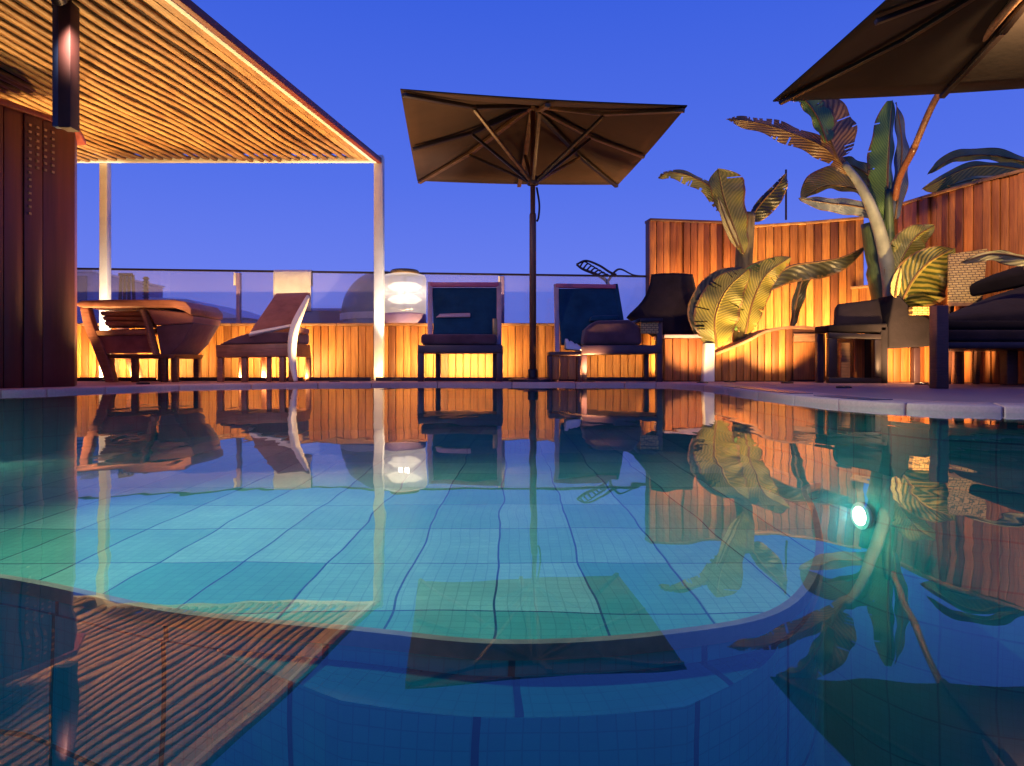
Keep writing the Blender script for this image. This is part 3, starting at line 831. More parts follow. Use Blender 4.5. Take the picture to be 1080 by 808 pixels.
x = X(-190, 7.2); MB().box((x - .05, 7.225, DECK), (x + .05, 7.325, PZ + .06)).build('post', M['cream'], t, bevel=.006)

def uplight(loc, target, watts, cone, label, col_=(1, .6, .22), blend=.7):
    loc = V(loc)
    t = thing('deck_uplight', label, 'uplight', loc, 'small round uplights set in the deck')
    MB().lathe([(.055, 0), (.055, .012), (.04, .016), (.04, .008), (0, .008)], loc, 20).build('uplight_ring', M['dark_metal'], t)
    MB().lathe([(.038, .009), (.03, .014), (0, .015)], loc, 20).build('uplight_lens', M['led'], t)
    spot('uplight_beam', loc + V((0, 0, .04)), target, watts * 2.6, cone, blend, col_, .03, t)
    return t
uplight((-3.25, 5.85, DECK), (-3.1, 5.4, 2.4), 150, 125, 'small uplight in the deck between the wooden armchair and the sun lounger')
uplight((-1.75, 6.55, DECK), (-2.1, 5.5, 2.4), 110, 120, 'small uplight in the deck beside the sun lounger')
uplight((-4.3, 6.3, DECK), (-4.4, 5.2, 2.4), 130, 125, 'small uplight in the deck behind the dark cabin wall')

def added_pergola_spot(loc, target, watts, cone, colr, label):  # added lamps out of view, brightening the ledge and the seats
    t = thing('added_pergola_spotlight', label, 'spotlight', loc)
    c0 = V(loc); target = V(target)
    MB().lathe([(.05, -.02), (.05, .028), (0, .028)], c0, 18).build('spot_mount', M['dark_metal'], t)
    dv = (target - c0).normalized()
    MB().tube([c0 + V((0, 0, -.03)), c0 + V((0, 0, -.07)) , c0 + V((0, 0, -.08)) + dv * .10], .04, 16).build('spot_body', M['dark_metal'], t, smooth=True)
    spot('spotlight_beam', c0 + V((0, 0, -.08)) + dv * .13, target, watts, cone, .9, colr, .03, t)
added_pergola_spot(pg(s_r - .35, 2.7, PZ - .03), (-.05, 2.15, SH), 640, 76, (.88, 1, .74), 'small added spotlight, out of view, under the pergola canopy turned down at the shallow tiled ledge')
added_pergola_spot(pg(s_r - .5, 3.7, PZ - .03), (-2.9, 6.8, .5), 110, 64, (1, .70, .52), 'small added spotlight, out of view, under the pergola canopy turned at the two left seats')
added_pergola_spot(pg(s_r - .12, 3.5, PZ - .03), (.1, 6.8, .5), 60, 50, (1, .66, .62), 'small added spotlight, out of view, by the pergola edge beam turned at the navy seats')

# ------------------------------------------------------------------ furniture, left to right
def leg(x, y, z1, w=.06, m='dark_wood', parent=None, name='leg', z0=DECK):
    return MB().box((x - w / 2, y - w / 2, z0), (x + w / 2, y + w / 2, z1)).build(name, M[m], parent, bevel=.005)
def xz(d, *pts): return [(X(px, d), Z(py, d)) for px, py in pts]

# 1 wooden lounge armchair
d = 6.55
t = thing('lounge_armchair', 'wide brown wooden lounge armchair with curved sides and slatted back, leftmost seat', 'armchair', (X(140, d), 6.85, DECK))
def sweep_side(pl, pr, y0, y1, name, m):
    b = MB(); L = cr([V((X(a, d), 0, Z(c, d))) for a, c in pl], 6); Rr = cr([V((X(a, d), 0, Z(c, d))) for a, c in pr], 6)
    poly = [(p.x, p.z) for p in L] + [(p.x, p.z) for p in reversed(Rr)]
    vs0 = [b.bm.verts.new((x, y0, z)) for x, z in poly]; vs1 = [b.bm.verts.new((x, y1, z)) for x, z in poly]
    n = len(poly); h = len(L)
    for V0 in (vs0, vs1):
        for i in range(h - 1): b.face([V0[i], V0[i + 1], V0[n - 2 - i], V0[n - 1 - i]])
    for i in range(n): b.face([vs0[i], vs0[(i + 1) % n], vs1[(i + 1) % n], vs1[i]])
    return b.build(name, M[m], t, bevel=.006)
sweep_side([(87, 324), (92, 345), (103, 372), (114, 403)], [(96, 324), (101, 342), (113, 370), (124, 403)], 6.5, 6.58, 'side_frame', 'brown_wood')
sweep_side([(87, 326), (90, 345), (97, 372), (106, 400)], [(96, 326), (99, 342), (107, 370), (116, 400)], 7.08, 7.16, 'side_frame', 'brown_wood')
MB().prism(xz(d, (84, 322), (92, 318), (120, 317), (188, 317), (200, 319), (206, 326), (206, 333), (199, 329), (188, 325), (92, 325)), 6.46, 7.18).build('top_rail', M['brown_wood'], t, bevel=.008)
b = MB()
for k, (a, c) in enumerate(((328, 332), (333.5, 337), (338.5, 343))):
    sx = 98 + k * 2.2
    b.prism(xz(d, (sx, a), (151 + k * 1.3, a), (152.5 + k * 1.3, c), (sx + 1.8, c)), 6.66, 6.69)
b.build('back_slats', M['tan_wood'], t, bevel=.003)
MB().prism(xz(d, (97, 327), (151, 327), (156, 345), (105, 345)), 6.70, 6.73).build('back_panel', M['brown_wood'], t)
MB().prism(xz(d, (104, 349), (157, 348), (158, 353), (106, 354)), 6.50, 6.62).build('front_rail', M['tan_wood'], t, bevel=.004)
MB().prism(xz(d, (106, 354.3), (159, 353.3), (164, 372), (114, 373)), 6.53, 6.60).build('front_panel', M['brown_cloth'], t, bevel=.004)
MB().prism(xz(d, (110, 347), (160, 346), (160, 350), (110, 351)), 6.64, 7.1).build('seat', M['plum_cloth'], t, bevel=.01)
sweep_side([(152, 327), (158, 345), (161, 360), (166, 375)], [(155, 327), (161, 344), (165, 360), (169, 374)], 6.46, 6.56, 'arm_edge', 'tan_wood')
MB().prism(xz(d, (157, 326.5), (199, 330), (206, 334), (204, 341), (165, 343)), 6.52, 7.14).build('arm_cushion', M['brown_cloth'], t, bevel=.012, seg=3)
MB().prism(xz(d, (165, 344), (205, 340), (192, 362), (178, 376), (170, 376)), 6.54, 7.12).build('side_cushion', M['plum_cloth'], t, bevel=.014, seg=3)
MB().prism(xz(d, (113, 373.5), (186, 373.5), (184, 378), (114, 378)), 6.52, 7.14).build('seat_frame', M['dark_wood'], t, bevel=.004)
for px, yy in ((142, 6.56), (173, 6.56), (182, 6.6), (142, 7.05), (181, 7.08)):
    leg(X(px, d), yy, Z(377, d), .055, 'dark_wood', t)
leg(X(98, d), 6.85, Z(378, d), .05, 'dark_wood', t)

# 2 sun lounger
d = 6.6
t = thing('sun_lounger', 'brown sun lounger with raised backrest and pale curved side arm', 'sun lounger', (X(272, d), 6.9, DECK))
MB().prism(xz(d, (228, 364), (309, 362), (310, 376), (229, 377)), 6.58, 7.16).build('seat_frame', M['brown_wood'], t, bevel=.006)
MB().prism(xz(d, (230, 363.6), (244, 357), (262, 351), (309, 350), (309, 361.6)), 6.60, 7.14).build('seat_cushion', M['plum_cloth'], t, bevel=.02, seg=4)
q = [P(263, 350, 6.56), P(312, 341, 6.70), P(327, 308, 7.14), P(291, 309, 7.10)]
MB().slab(q, .085, 8, 8, .012).build('back_cushion', M['brown_cloth'], t, bevel=.014, seg=3)
q2 = [P(262, 353, 6.54), P(313, 343, 6.68), P(313, 340.5, 6.70), P(264, 349.6, 6.56)]
MB().slab(q2, .05).build('cushion_piping', M['cream'], t, bevel=.006)
MB().prism(xz(6.62, (264, 354), (312, 344), (312, 350), (266, 361)), 6.64, 7.06).build('back_wedge', M['orange_cloth'], t, bevel=.01)
b = MB(); L = cr([P(325, 313, 6.9), P(318, 328, 6.75), P(311, 345, 6.6), P(308, 365, 6.55), P(309, 385, 6.55), P(312, 403, 6.55)], 6)
L = [V((p.x, p.y, max(p.z, DECK + .01))) for p in L]
b.tube(L, [.02 + .025 * math.sin(math.pi * i / (len(L) - 1)) for i in range(len(L))], 10, 1.2); b.build('side_arm', M['cream'], t, smooth=True)
for px in (231.5, 257, 297, 307):
    leg(X(px, d), 6.63, Z(376, d), .055, 'brown_wood', t)
    if px != 297: leg(X(px, d) + .02, 7.1, Z(376, d), .05, 'brown_wood', t)
leg(X(282, d), 6.65, Z(376, d), .04, 'brown_wood', t)

# 3 frontal armchair
d = 6.6
t = thing('armchair', 'navy sling armchair with a pink-lit top rail facing the pool left of the parasol pole', 'armchair', (X(486, d), 6.9, DECK), 'navy pink-topped seats')
MB().prism(xz(d, (441, 364), (530, 364), (530, 372.5), (441, 372.5)), 6.56, 7.1).build('seat_frame', M['plum_metal'], t, bevel=.006)
MB().prism(xz(d, (444, 352.5), (524, 352.5), (524, 363.6), (444, 363.6)), 6.58, 7.08).build('seat_cushion', M['plum_cloth'], t, bevel=.03, seg=4)
q = [P(457, 352, 6.86), P(524, 352, 6.86), P(525, 303, 7.14), P(456, 303, 7.14)]
MB().slab(q, .06, 8, 8, .01).build('back_sling', M['teal_cloth'], t, bevel=.012, seg=3)
q = [P(460, 334.5, 6.93), P(496, 334, 6.93), P(496, 330, 6.95), P(464, 331, 6.95)]
MB().slab([p + V((0, -.02, 0)) for p in q], .02).build('head_band', M['pale_pink'], t, bevel=.006)
MB().bar(P(454, 300.5, 7.14), P(526, 300.5, 7.14), .06, .05).build('top_rail', M['pink'], t, bevel=.006)
for px in (453.7, 526.3):
    MB().bar(P(px, 364, 6.84), P(px, 298, 7.15), .035, .05, (1, 0, 0)).build('back_post', M['pale_pink'], t, bevel=.005)
MB().bar(P(522, 336, 6.75), P(522, 354, 6.75), .04, .05, (1, 0, 0)).build('arm_pad', M['brass'], t, bevel=.005)
for px in (444, 527): leg(X(px, d), 6.6, Z(372, d), .06, 'plum_metal', t)
for px in (457, 521): leg(X(px, d), 7.04, Z(372, d), .05, 'plum_metal', t)

# 4 chaise with navy back
d = 6.55
t = thing('chaise', 'navy backed chaise with a dark bolster and a long seat right of the parasol pole', 'chaise', (X(648, d), 6.9, DECK), 'navy pink-topped seats')
q = [P(592, 362, 6.84), P(658, 362, 6.84), P(648, 304, 7.12), P(588, 304, 7.12)]
MB().slab(q, .06, 8, 8, .012).build('back_sling', M['teal_cloth'], t, bevel=.012, seg=3)
MB().bar(P(586, 301.5, 7.13), P(649, 302.5, 7.13), .06, .045).build('top_rail', M['pink'], t, bevel=.006)
MB().bar(P(588, 378, 6.84), P(586.5, 300, 7.13), .03, .05, (1, 0, 0)).build('back_post', M['pale_pink'], t, bevel=.005)
MB().bar(P(660, 366, 6.84), P(649, 300, 7.15), .03, .05, (1, 0, 0)).build('back_post', M['teal_cloth'], t, bevel=.005)
MB().prism(xz(d, (613, 364), (697, 364), (697, 373), (613, 374)), 6.52, 7.1).build('seat_frame', M['plum_metal'], t, bevel=.006)
MB().prism(xz(d, (615, 363.6), (618, 347), (628, 338), (664, 337), (677, 345), (678, 363.6)), 6.56, 7.06).build('bolster', M['plum_cloth'], t, bevel=.04, seg=5)
MB().prism(xz(d, (625, 337), (655, 336), (658, 330), (628, 331)), 6.80, 7.0).build('pillow', M['teal_cloth'], t, bevel=.02, seg=4)
MB().prism(xz(d, (674, 336), (698, 336), (698, 340), (674, 340)), 6.5, 7.08).build('armrest', M['dark_metal'], t, bevel=.005)
MB().prism(xz(d, (675.5, 340.4), (694, 340.4), (694, 352), (675.5, 352)), 6.53, 6.56).build('arm_panel', M['rattan'], t)
for px in (616, 695.5): leg(X(px, d), 6.56, Z(373, d) if px == 616 else Z(340, d), .055, 'plum_metal', t)
for px in (622, 692): leg(X(px, d), 7.04, Z(373, d), .05, 'plum_metal', t)
# side table and towel
t = thing('side_table', 'small dark wooden side table between the parasol pole and the navy chaise', 'side table', (X(596, 6.5), 6.62, DECK))
MB().prism(xz(6.45, (579, 371), (613, 371), (613, 375), (579, 375)), 6.42, 6.78).build('table_top', M['dark_wood'], t, bevel=.004)
b = MB(); clad([(X(581.5, 6.45), 6.47), (X(608, 6.45), 6.47)], DECK + .03, Z(375.3, 6.45), .08, b, .02); b.build('front_panel', M['wood_red'], t, bevel=.003)
for px in (580.5, 611):
    for yy in (6.45, 6.74): leg(X(px, 6.45), yy, Z(375, 6.45), .035, 'dark_wood', t)
b = MB(); zt = Z(371, 6.45)
rows = []
for k in range(9):
    a = k / 8; px = 597 + 16 * a
    rows.append([b.bm.verts.new(V((X(px, 6.45), 6.45 + .22 * j / 6, zt + .002 + (.13 * (1 - a * .6) * math.sin(math.pi * (j + .4) / 6.8) * (.9 + .1 * math.sin(k * 2.3)))))) for j in range(7)])
for A, B in zip(rows, rows[1:]):
    for j in range(6): b.face([A[j], A[j + 1], B[j + 1], B[j]])
o = b.build('towel', M['white_cloth'], smooth=True); md = o.modifiers.new('sol', 'SOLIDIFY'); md.thickness = .012; md.offset = 1
tag(o, 'crumpled white towel lying on the small dark side table', 'towel')

# 5 high backed dark woven seat against the screen
d = 7.25
t = thing('high_back_seat', 'dark high backed flared seat standing against the tall wooden screen', 'seat', (X(705, d), 7.3, DECK))
b = MB(); rows = []
left = cr([V((X(692, d), 0, Z(288, d))), V((X(688, d), 0, Z(303, d))), V((X(678, d), 0, Z(320, d))), V((X(661, d), 0, Z(336, d)))], 5)
for k, p in enumerate(left):
    a = k / (len(left) - 1); xr = X(734 + 4 * a, d)
    rows.append([b.bm.verts.new((p.x + (xr - p.x) * j / 14, 7.46 - .22 * a - .10 * math.sin(math.pi * j / 14), p.z)) for j in range(15)])
for k in range(1, 5):
    rows.append([b.bm.verts.new((X(664 + 6 * k + (738 - 664 - 6 * k) * j / 14, d), 7.24 - .10 * math.sin(math.pi * j / 14) - .005 * k, Z(336 + 4.5 * k, d))) for j in range(15)])
for A, B in zip(rows, rows[1:]):
    for j in range(14): b.face([A[j], A[j + 1], B[j + 1], B[j]])
o = b.build('seat_back', M['char_cloth'], t, smooth=True); md = o.modifiers.new('sol', 'SOLIDIFY'); md.thickness = .03
MB().prism(xz(6.9, (698, 353.5), (740, 353.5), (740, 357), (698, 357)), 6.78, 7.3).build('seat_ledge', M['pale_pink'], t, bevel=.004)
b = MB(); clad([(X(699, 6.9), 6.84), (X(740, 6.9), 6.84)], DECK + .01, Z(357.4, 6.9), .075, b, .022); b.build('base_boards', M['wood_red'], t, bevel=.003)
MB().box((X(699, 6.9), 6.845, DECK), (X(740, 6.9), 7.28, Z(357.4, 6.9))).build('base', M['dark_wood'], t)

# white pot
d = 6.75
t = thing('plant_pot', 'tall narrow white pot standing left of the wooden planter box', 'pot', (X(747, d), 6.85, DECK))
x0, x1 = X(741, d), X(753, d); zt = Z(362, d)
MB().hexa([(x0, 6.72, DECK), (x1, 6.72, DECK), (x1, 6.86, DECK), (x0, 6.86, DECK)], [(x0 + .02, 6.72, zt), (x1, 6.72, zt), (x1, 6.9, zt), (x0 + .02, 6.9, zt)]).build('pot_body', M['white_pot'], t, bevel=.008)
MB().box((x0 + .03, 6.74, zt + .002), (x1 - .01, 6.88, zt + .006)).build('soil', M['gravel'], t)

# 6 wooden planter box with raised curved top
d = 6.8
t = thing('planter_box', 'wooden planter box with a curved raised top and a dark door below the banana plant', 'planter', (X(812, d), 7.1, DECK))
top = cr([V((X(a, d), 0, Z(c, d))) for a, c in ((754, 373), (772, 366), (790, 358), (806, 350), (824, 346), (845, 345), (871, 347))], 5)
def ztop_f(x):
    for p, q in zip(top, top[1:]):
        if p.x <= x <= q.x: return p.z + (q.z - p.z) * (x - p.x) / (q.x - p.x) - .02
    return (top[0].z if x < top[0].x else top[-1].z) - .02
b = MB(); clad([(X(754, d), 6.82), (X(836, d), 6.82)], DECK + .008, 1, .07, b, .022, ztop=ztop_f)
b.build('board_cladding', M['wood'], t, bevel=.003)
b = MB(); clad([(X(866, d), 6.82), (X(871, d), 6.82)], DECK + .008, 1, .05, b, .03, ztop=ztop_f); b.build('door_jamb', M['wood'], t, bevel=.003)
b = MB()
for p, q in zip(top, top[1:]):
    b.hexa([(p.x, 6.825, DECK), (q.x, 6.825, DECK), (q.x, 7.1, DECK), (p.x, 7.1, DECK)], [(p.x, 6.825, p.z - .022), (q.x, 6.825, q.z - .022), (q.x, 7.1, q.z - .022), (p.x, 7.1, p.z - .022)])
b.build('box_core', M['dark_wood'], t)
b = MB(); vs = []
for p in top: vs.append([b.bm.verts.new(v) for v in ((p.x, 6.775, p.z - .02), (p.x, 7.12, p.z - .02), (p.x, 7.12, p.z + .012), (p.x, 6.775, p.z + .012))])
for A, B in zip(vs, vs[1:]):
    for j in range(4): b.face([A[j], A[(j + 1) % 4], B[(j + 1) % 4], B[j]])
b.face(vs[0]); b.face(vs[-1][::-1]); b.build('cap', M['tan_wood'], t, bevel=.004)
o = MB().box((X(837, d), 6.80, DECK + .02), (X(865, d), 6.822, Z(361, d))).build('door', M['wood_red'], t, bevel=.003)
MB().box((X(857, d), 6.785, DECK + .05), (X(861, d), 6.799, DECK + .07)).build('handle', M['brass'], o)
MB().box((X(837, d), 6.795, Z(360.6, d)), (X(865, d), 6.822, Z(352, d))).build('lintel', M['tan_wood'], t, bevel=.003)

# ------------------------------------------------------------------ tall wooden screens at right
def screen(path, z1, label, m='wood', cap='wood_cap', ztop=None, bw=.085):
    t = thing('wooden_screen', label, 'screen wall', (*path[0], DECK), 'tall wooden screens along the right')
    b = MB(); core(path, DECK, z1 - .03, .10, b); b.build('screen_core', M['dark_wood'], t)
    b = MB(); clad(path, DECK + .008, z1 - .032, bw, b, .03, .007, jitter=.55); b.build('board_cladding', M[m], t, bevel=.003)
    b = MB()
    pts = [V((x, y, 0)) for x, y in path]
    for a, c in zip(pts, pts[1:]):
        tt = (c - a).normalized(); nn = V((-tt.y, tt.x, 0))
        q = [a - nn * .05, c - nn * .05, c + nn * .13, a + nn * .13]
        b.hexa([(v.x, v.y, z1 - .03) for v in q], [(v.x, v.y, z1) for v in q])
    b.build('cap', M[cap], t, bevel=.003)
    return t
screen([(X(684, 7.8), 7.8), (X(789, 8.0), 8.0)], Z(231, 7.8), 'tall reddish wooden screen farthest left beside the glass railing', 'wood_red', 'dark_wood')
screen([(X(791, 8.05), 8.05), (X(850, 7.85), 7.85), (X(911, 7.58), 7.58)], Z(229, 7.58), 'tall bright wooden screen with a pale cap between the two banana plants', 'wood')
rp = cr([(X(938, 7.2), 7.2, 0), (4.18, 6.7, 0), (4.35, 6.1, 0), (4.75, 5.2, 0), (5.4, 4.3, 0)], 4)
screen([(p.x, p.y) for p in rp], Z(217, 7.1), 'tall curved wooden screen sweeping forward behind the dark daybed', 'wood_red')
# lower stretch closing the gap between the screens
screen([(X(905, 7.5), 7.62), (X(942, 7.25), 7.28)], Z(300, 7.4), 'short wooden screen piece behind the dark sofa between the taller screens', 'wood')

led(1.72, 2.62, 7.72, 14, 'thin light strip at the foot of the reddish screen', th=1.0)
led(2.75, 3.95, 7.48, 15, 'thin light strip behind the wooden planter box', th=1.0)
uplight((2.55, 6.15, DECK), (2.9, 7.9, 1.5), 60, 70, 'small uplight in the deck in front of the wooden planter box')
uplight((1.75, 6.1, DECK), (2.1, 7.9, 1.5), 40, 70, 'small uplight in the deck in front of the high backed seat')
uplight((3.55, 5.75, DECK), (4.15, 6.9, 1.1), 70, 110, 'small uplight in the deck under the daybed end')
uplight((.75, 6.45, DECK), (.3, 6.5, 2.4), 38, 110, 'small uplight in the deck beside the parasol pole')

uplight((2.15, 6.55, DECK), (2.45, 7.0, 1.6), 44, 75, 'small added uplight in the deck at the foot of the white pot')  # added to brighten the leaves of the first banana plant
uplight((3.42, 5.35, DECK), (3.35, 6.4, 2.0), 110, 85, 'small added uplight in the deck in front of the sofa arm')  # added to brighten the larger banana plant
uplight((2.45, 4.9, DECK), (3.0, 3.9, 2.4), 26, 100, 'small added uplight in the deck well left of the daybed front post')  # added to lift the underside of the right parasol
uplight((-1.22, 7.02, DECK), (-1.41, 7.25, 1.9), 80, 50, 'small added uplight in the deck at the foot of the right cream pergola post', (1, .88, .70))  # added to make this cream post brighter
uplight((-4.28, 7.0, DECK), (-4.45, 7.25, 1.9), 80, 50, 'small added uplight in the deck at the foot of the left cream pergola post', (1, .88, .70))  # added to make the left cream post brighter
uplight((5.15, 6.2, DECK), (4.75, 6.45, 2.2), 36, 100, 'small added uplight in the deck behind the curved screen')  # added out of view to light the leaves above the screen
uplight((3.95, 7.02, DECK), (4.1, 7.1, 1.9), 20, 100, 'small added uplight in the deck behind the dark sofa')  # added because the curved screen came out too dark
# ------------------------------------------------------------------ dark sofa and daybed at right
d = 6.2
t = thing('sofa', 'black low sofa with an open square end frame behind the daybed post', 'sofa', (X(925, d), 6.4, DECK))
b = MB()
for a in (((871, 351), (926, 353), (926, 358), (871, 357)), ((871, 398), (926, 398.5), (926, 404), (871, 404)), ((871, 357.2), (880, 357.2), (880, 397.8), (871, 397.8)), ((919, 358.2), (926, 358.2), (926, 398.3), (919, 398.3))):
    b.prism([(X(p, d), max(Z(q, d), DECK + .002)) for p, q in a], 6.14, 6.2)
b.build('end_frame', M['dark_metal'], t, bevel=.004)
MB().prism(xz(d, (871, 343), (934, 341), (934, 350.6), (871, 350.6)), 6.16, 6.44).build('seat_cushion', M['black_cloth'], t, bevel=.02, seg=4)
q = [P(882, 343, 6.26), P(932, 341, 6.26), P(940, 313, 6.42), P(883, 320, 6.42)]
MB().slab(q, .1, 6, 6, .01).build('back_cushion', M['char_cloth'], t, bevel=.02, seg=3)
MB().prism(xz(d, (934, 368), (985, 365), (985, 340), (960, 327), (946, 312), (940, 311), (934, 345)), 6.15, 6.45).build('sofa_arm', M['black_cloth'], t, bevel=.02, seg=4)
MB().prism([(X(926.5, d), DECK), (X(934, d), DECK), (X(934, d), Z(345, d)), (X(926.5, d), Z(345, d))], 6.16, 6.45).build('sofa_side', M['black_cloth'], t, bevel=.006)
MB().prism(xz(d, (953, 325), (986, 325), (986, 333), (953, 333)), 6.06, 6.12).build('woven_band', M['rattan'], t)
leg(X(875, d), 6.41, Z(351, d), .06, 'plum_metal', t); leg(X(980, d), 6.41, Z(366, d), .06, 'plum_metal', t)
# inner lit block in the end frame
MB().box((X(881, 6.5), 6.38, DECK), (X(890, 6.5), 6.43, Z(362, 6.5))).build('inner_leg', M['tan_wood'], t)

t = thing('planter_box', 'low wooden planter box behind the black sofa holding the larger banana plant', 'planter', (X(945, 6.6), 6.6, DECK))
pb = [(X(900, 6.5), 6.5), (X(990, 6.5), 6.5)]
b = MB(); clad(pb, DECK + .006, .56, .075, b, .02); b.build('board_cladding', M['wood_red'], t, bevel=.003)
MB().box((X(900, 6.5), 6.502, DECK), (X(990, 6.5), 6.86, .55)).build('box_core', M['dark_wood'], t)
MB().box((X(901, 6.5), 6.515, .551), (X(989, 6.5), 6.85, .556)).build('soil', M['gravel'], t)
d = 4.76
t = thing('daybed', 'large black daybed with layered mattress and thick front post at the right edge', 'daybed', (X(1080, d), 5.2, DECK))
MB().box((X(988, d), 4.76, DECK), (X(1001, d), 4.85, Z(322, d))).build('post', M['dark_wood'], t, bevel=.006)
xr = 5.0
zb, zf, zm = Z(367, d), Z(360, d), Z(347, d)
def bedbox(y0, y1, z0, z1, dx=0.0):
    return MB().prism_z([(3.07 + dx + (y0 - 4.86) * .70, y0), (xr, y0), (xr, y1), (3.07 + dx + (y1 - 4.86) * .70, y1)], z0, z1)
bedbox(4.855, 6.05, zb, zf, .08).build('bed_frame', M['dark_metal'], t, bevel=.006)
bedbox(4.862, 6.04, zf + .002, zm).build('mattress', M['char_cloth'], t, bevel=.025, seg=4)
bedbox(4.95, 6.02, zm + .002, Z(336, d), .02).build('mattress_topper', M['black_cloth'], t, bevel=.03, seg=4)
q = [P(985, 336, 5.1), P(1210, 318, 4.85), P(1210, 262, 5.15), P(1046, 312, 5.55)]
MB().slab(q, .14, 8, 6, .02).build('back_cushion', M['char_cloth'], t, bevel=.03, seg=4)
q = [P(1020, 300, 5.5), P(1240, 250, 5.3), P(1240, 235, 5.4), P(1050, 288, 5.7)]
MB().slab(q, .12, 6, 4, .02).build('back_roll', M['black_cloth'], t, bevel=.03, seg=4)
leg(X(1064, 5.6), 5.6, zb, .09, 'dark_wood', t)
leg(4.9, 4.9, zb, .09, 'dark_wood', t); leg(4.9, 6.0, zb, .09, 'dark_wood', t); leg(4.02, 5.98, zb, .07, 'dark_wood', t)

# rattan panel at the screen
t = thing('rattan_panel', 'lit woven rattan panel leaning on the curved screen above the daybed', 'rattan panel', P(1020, 320, 6.0))
MB().slab([P(1000, 320, 5.85), P(1036, 320, 5.75), P(1042, 262, 5.9), P(1000, 268, 6.0)], .03).build('weave', M['rattan'], t, bevel=.004)
MB().bar(P(1000, 321, 5.84), P(1036, 321, 5.74), .03, .03).build('frame_bar', M['tan_wood'], t)
for px in (1003, 1033):
    MB().bar((P(px, 320, 5.86).x, 5.9, DECK), P(px, 319, 5.9), .035, .035).build('support_leg', M['dark_wood'], t)

# ------------------------------------------------------------------ parasols
def parasol_canopy(apex, corners, t, m, th=.012, sag=.075, nseg=10, val=.05):
    apex = V(apex); b = MB(); cs = [V(c) for c in corners]
    for i in range(4):
        a, c = cs[i], cs[(i + 1) % 4]
        g = {}
        for r in range(nseg + 1):
            for k in range(r + 1) if r else (0,):
                u = k / r if r else 0; s = r / nseg
                e = a * (1 - u) + c * u
                p = apex * (1 - s) + e * s
                dz = -sag * math.sin(math.pi * u) * s * .22 - sag * .6 * math.sin(math.pi * s)
                g[r, k] = b.bm.verts.new(p + V((0, 0, dz)))
        for r in range(nseg):
            for k in range(r + 1):
                b.face([g[r, k], g[r + 1, k], g[r + 1, k + 1]])
                if k < r: b.face([g[r, k], g[r + 1, k + 1], g[r, k + 1]])
    bmesh.ops.remove_doubles(b.bm, verts=b.bm.verts, dist=.0005)
    o = b.build('canopy', m, t, smooth=True)
    md = o.modifiers.new('sol', 'SOLIDIFY'); md.thickness = th
    return o
apex = V((.207, 6.6, 2.90))
cors = [V((-.878, 5.21, 2.43)), V((1.464, 5.54, 2.43)), V((1.267, 7.92, 2.42)), V((-1.107, 7.75, 2.42))]
t = thing('parasol', 'square brown parasol on a central pole between the two navy seats', 'parasol', (.207, 6.6, DECK))
parasol_canopy(apex, cors, t, M['taupe'])
MB().lathe([(.025, DECK + .05), (.025, 2.87)], (.207, 6.6, 0), 16).build('pole', M['mast'], t, smooth=True)
MB().lathe([(.034, DECK + .05), (.034, 1.75), (.028, 1.77)], (.207, 6.6, 0), 16).build('pole_sleeve', M['mast'], t, smooth=True)
MB().lathe([(.24, DECK), (.24, DECK + .03), (.05, DECK + .05), (.05, DECK + .12), (.036, DECK + .13)], (.207, 6.6, 0), 28).build('base', M['dark_metal'], t)
MB().lathe([(.03, 2.04), (.055, 2.05), (.055, 2.13), (.03, 2.15)], (.207, 6.6, 0), 16).build('runner', M['rib'], t)
MB().lathe([(.03, 2.78), (.06, 2.79), (.06, 2.85), (.03, 2.865)], (.207, 6.6, 0), 16).build('crown', M['rib'], t)
mids = [(cors[i] + cors[(i + 1) % 4]) / 2 for i in range(4)]
for k, e in enumerate(cors + mids):
    a = V((.207, 6.6, 2.83)); dn = V((0, 0, -.045))
    mid = a.lerp(e, .5) + V((0, 0, -.075)); e2 = e.lerp(a, .02) + dn + (V((0, 0, -.02)) if k > 3 else V())
    rb = MB().bar(a + (e - a).normalized() * .05, mid, .05, .035)
    rb.bar(mid, e2, .045, .03)
    m_ = M['rib'] if k in (1, 4, 3, 5, 6) else M['rib_dark']  # lit ribs take the lighter brown, the others a dark copy
    o = rb.build('rib', m_, t, bevel=.003)
    s0 = V((.207, 6.6, 2.09)) + V(((e.x - .207), (e.y - 6.6), 0)).normalized() * .05
    MB().bar(s0, a.lerp(e, .5) + V((0, 0, -.095)), .032, .026).build('strut', M['rib'] if k % 2 == 0 else M['rib_dark'], o, bevel=.003)  # struts split into lit brown and dark copies like the ribs
MB().tube(cr([(.245, 6.58, 2.02), (.27, 6.56, 1.85), (.262, 6.56, 1.72), (.245, 6.57, 1.68)], 5), .010, 8).build('crank_cord', M['dark_metal'], t, smooth=True)

# right hand cantilever parasol
t = thing('cantilever_parasol', 'large dark brown parasol on a bent side mast at the upper right', 'parasol', (X(946, 7.0), 7.0, DECK))
ap = V((3.25, 3.75, 2.80))
cr2 = [P(815, 106, 5.14), V((4.35, 4.78, 2.31)), V((4.6, 2.55, 2.33)), V((2.16, 2.62, 2.34))]
parasol_canopy(ap, cr2, t, M['taupe_dark'], sag=.07)
L = cr([V((X(946, 7.0), 7.0, DECK)), P(944, 300, 6.98), P(945, 205, 6.5), P(965, 154, 5.75), P(985, 108, 5.35), P(1003, 83, 4.95), P(1036, 42, 4.5), P(1072, 0, 4.15), ap + V((0, 0, -.08))], 7)
MB().tube(L[:22], .03, 12).build('mast', M['mast'], t, smooth=True)
MB().tube(L[21:], .026, 12).build('mast_arm', M['tan_wood'], t, smooth=True)  # upper mast's lit tone is put into the lighter tan material
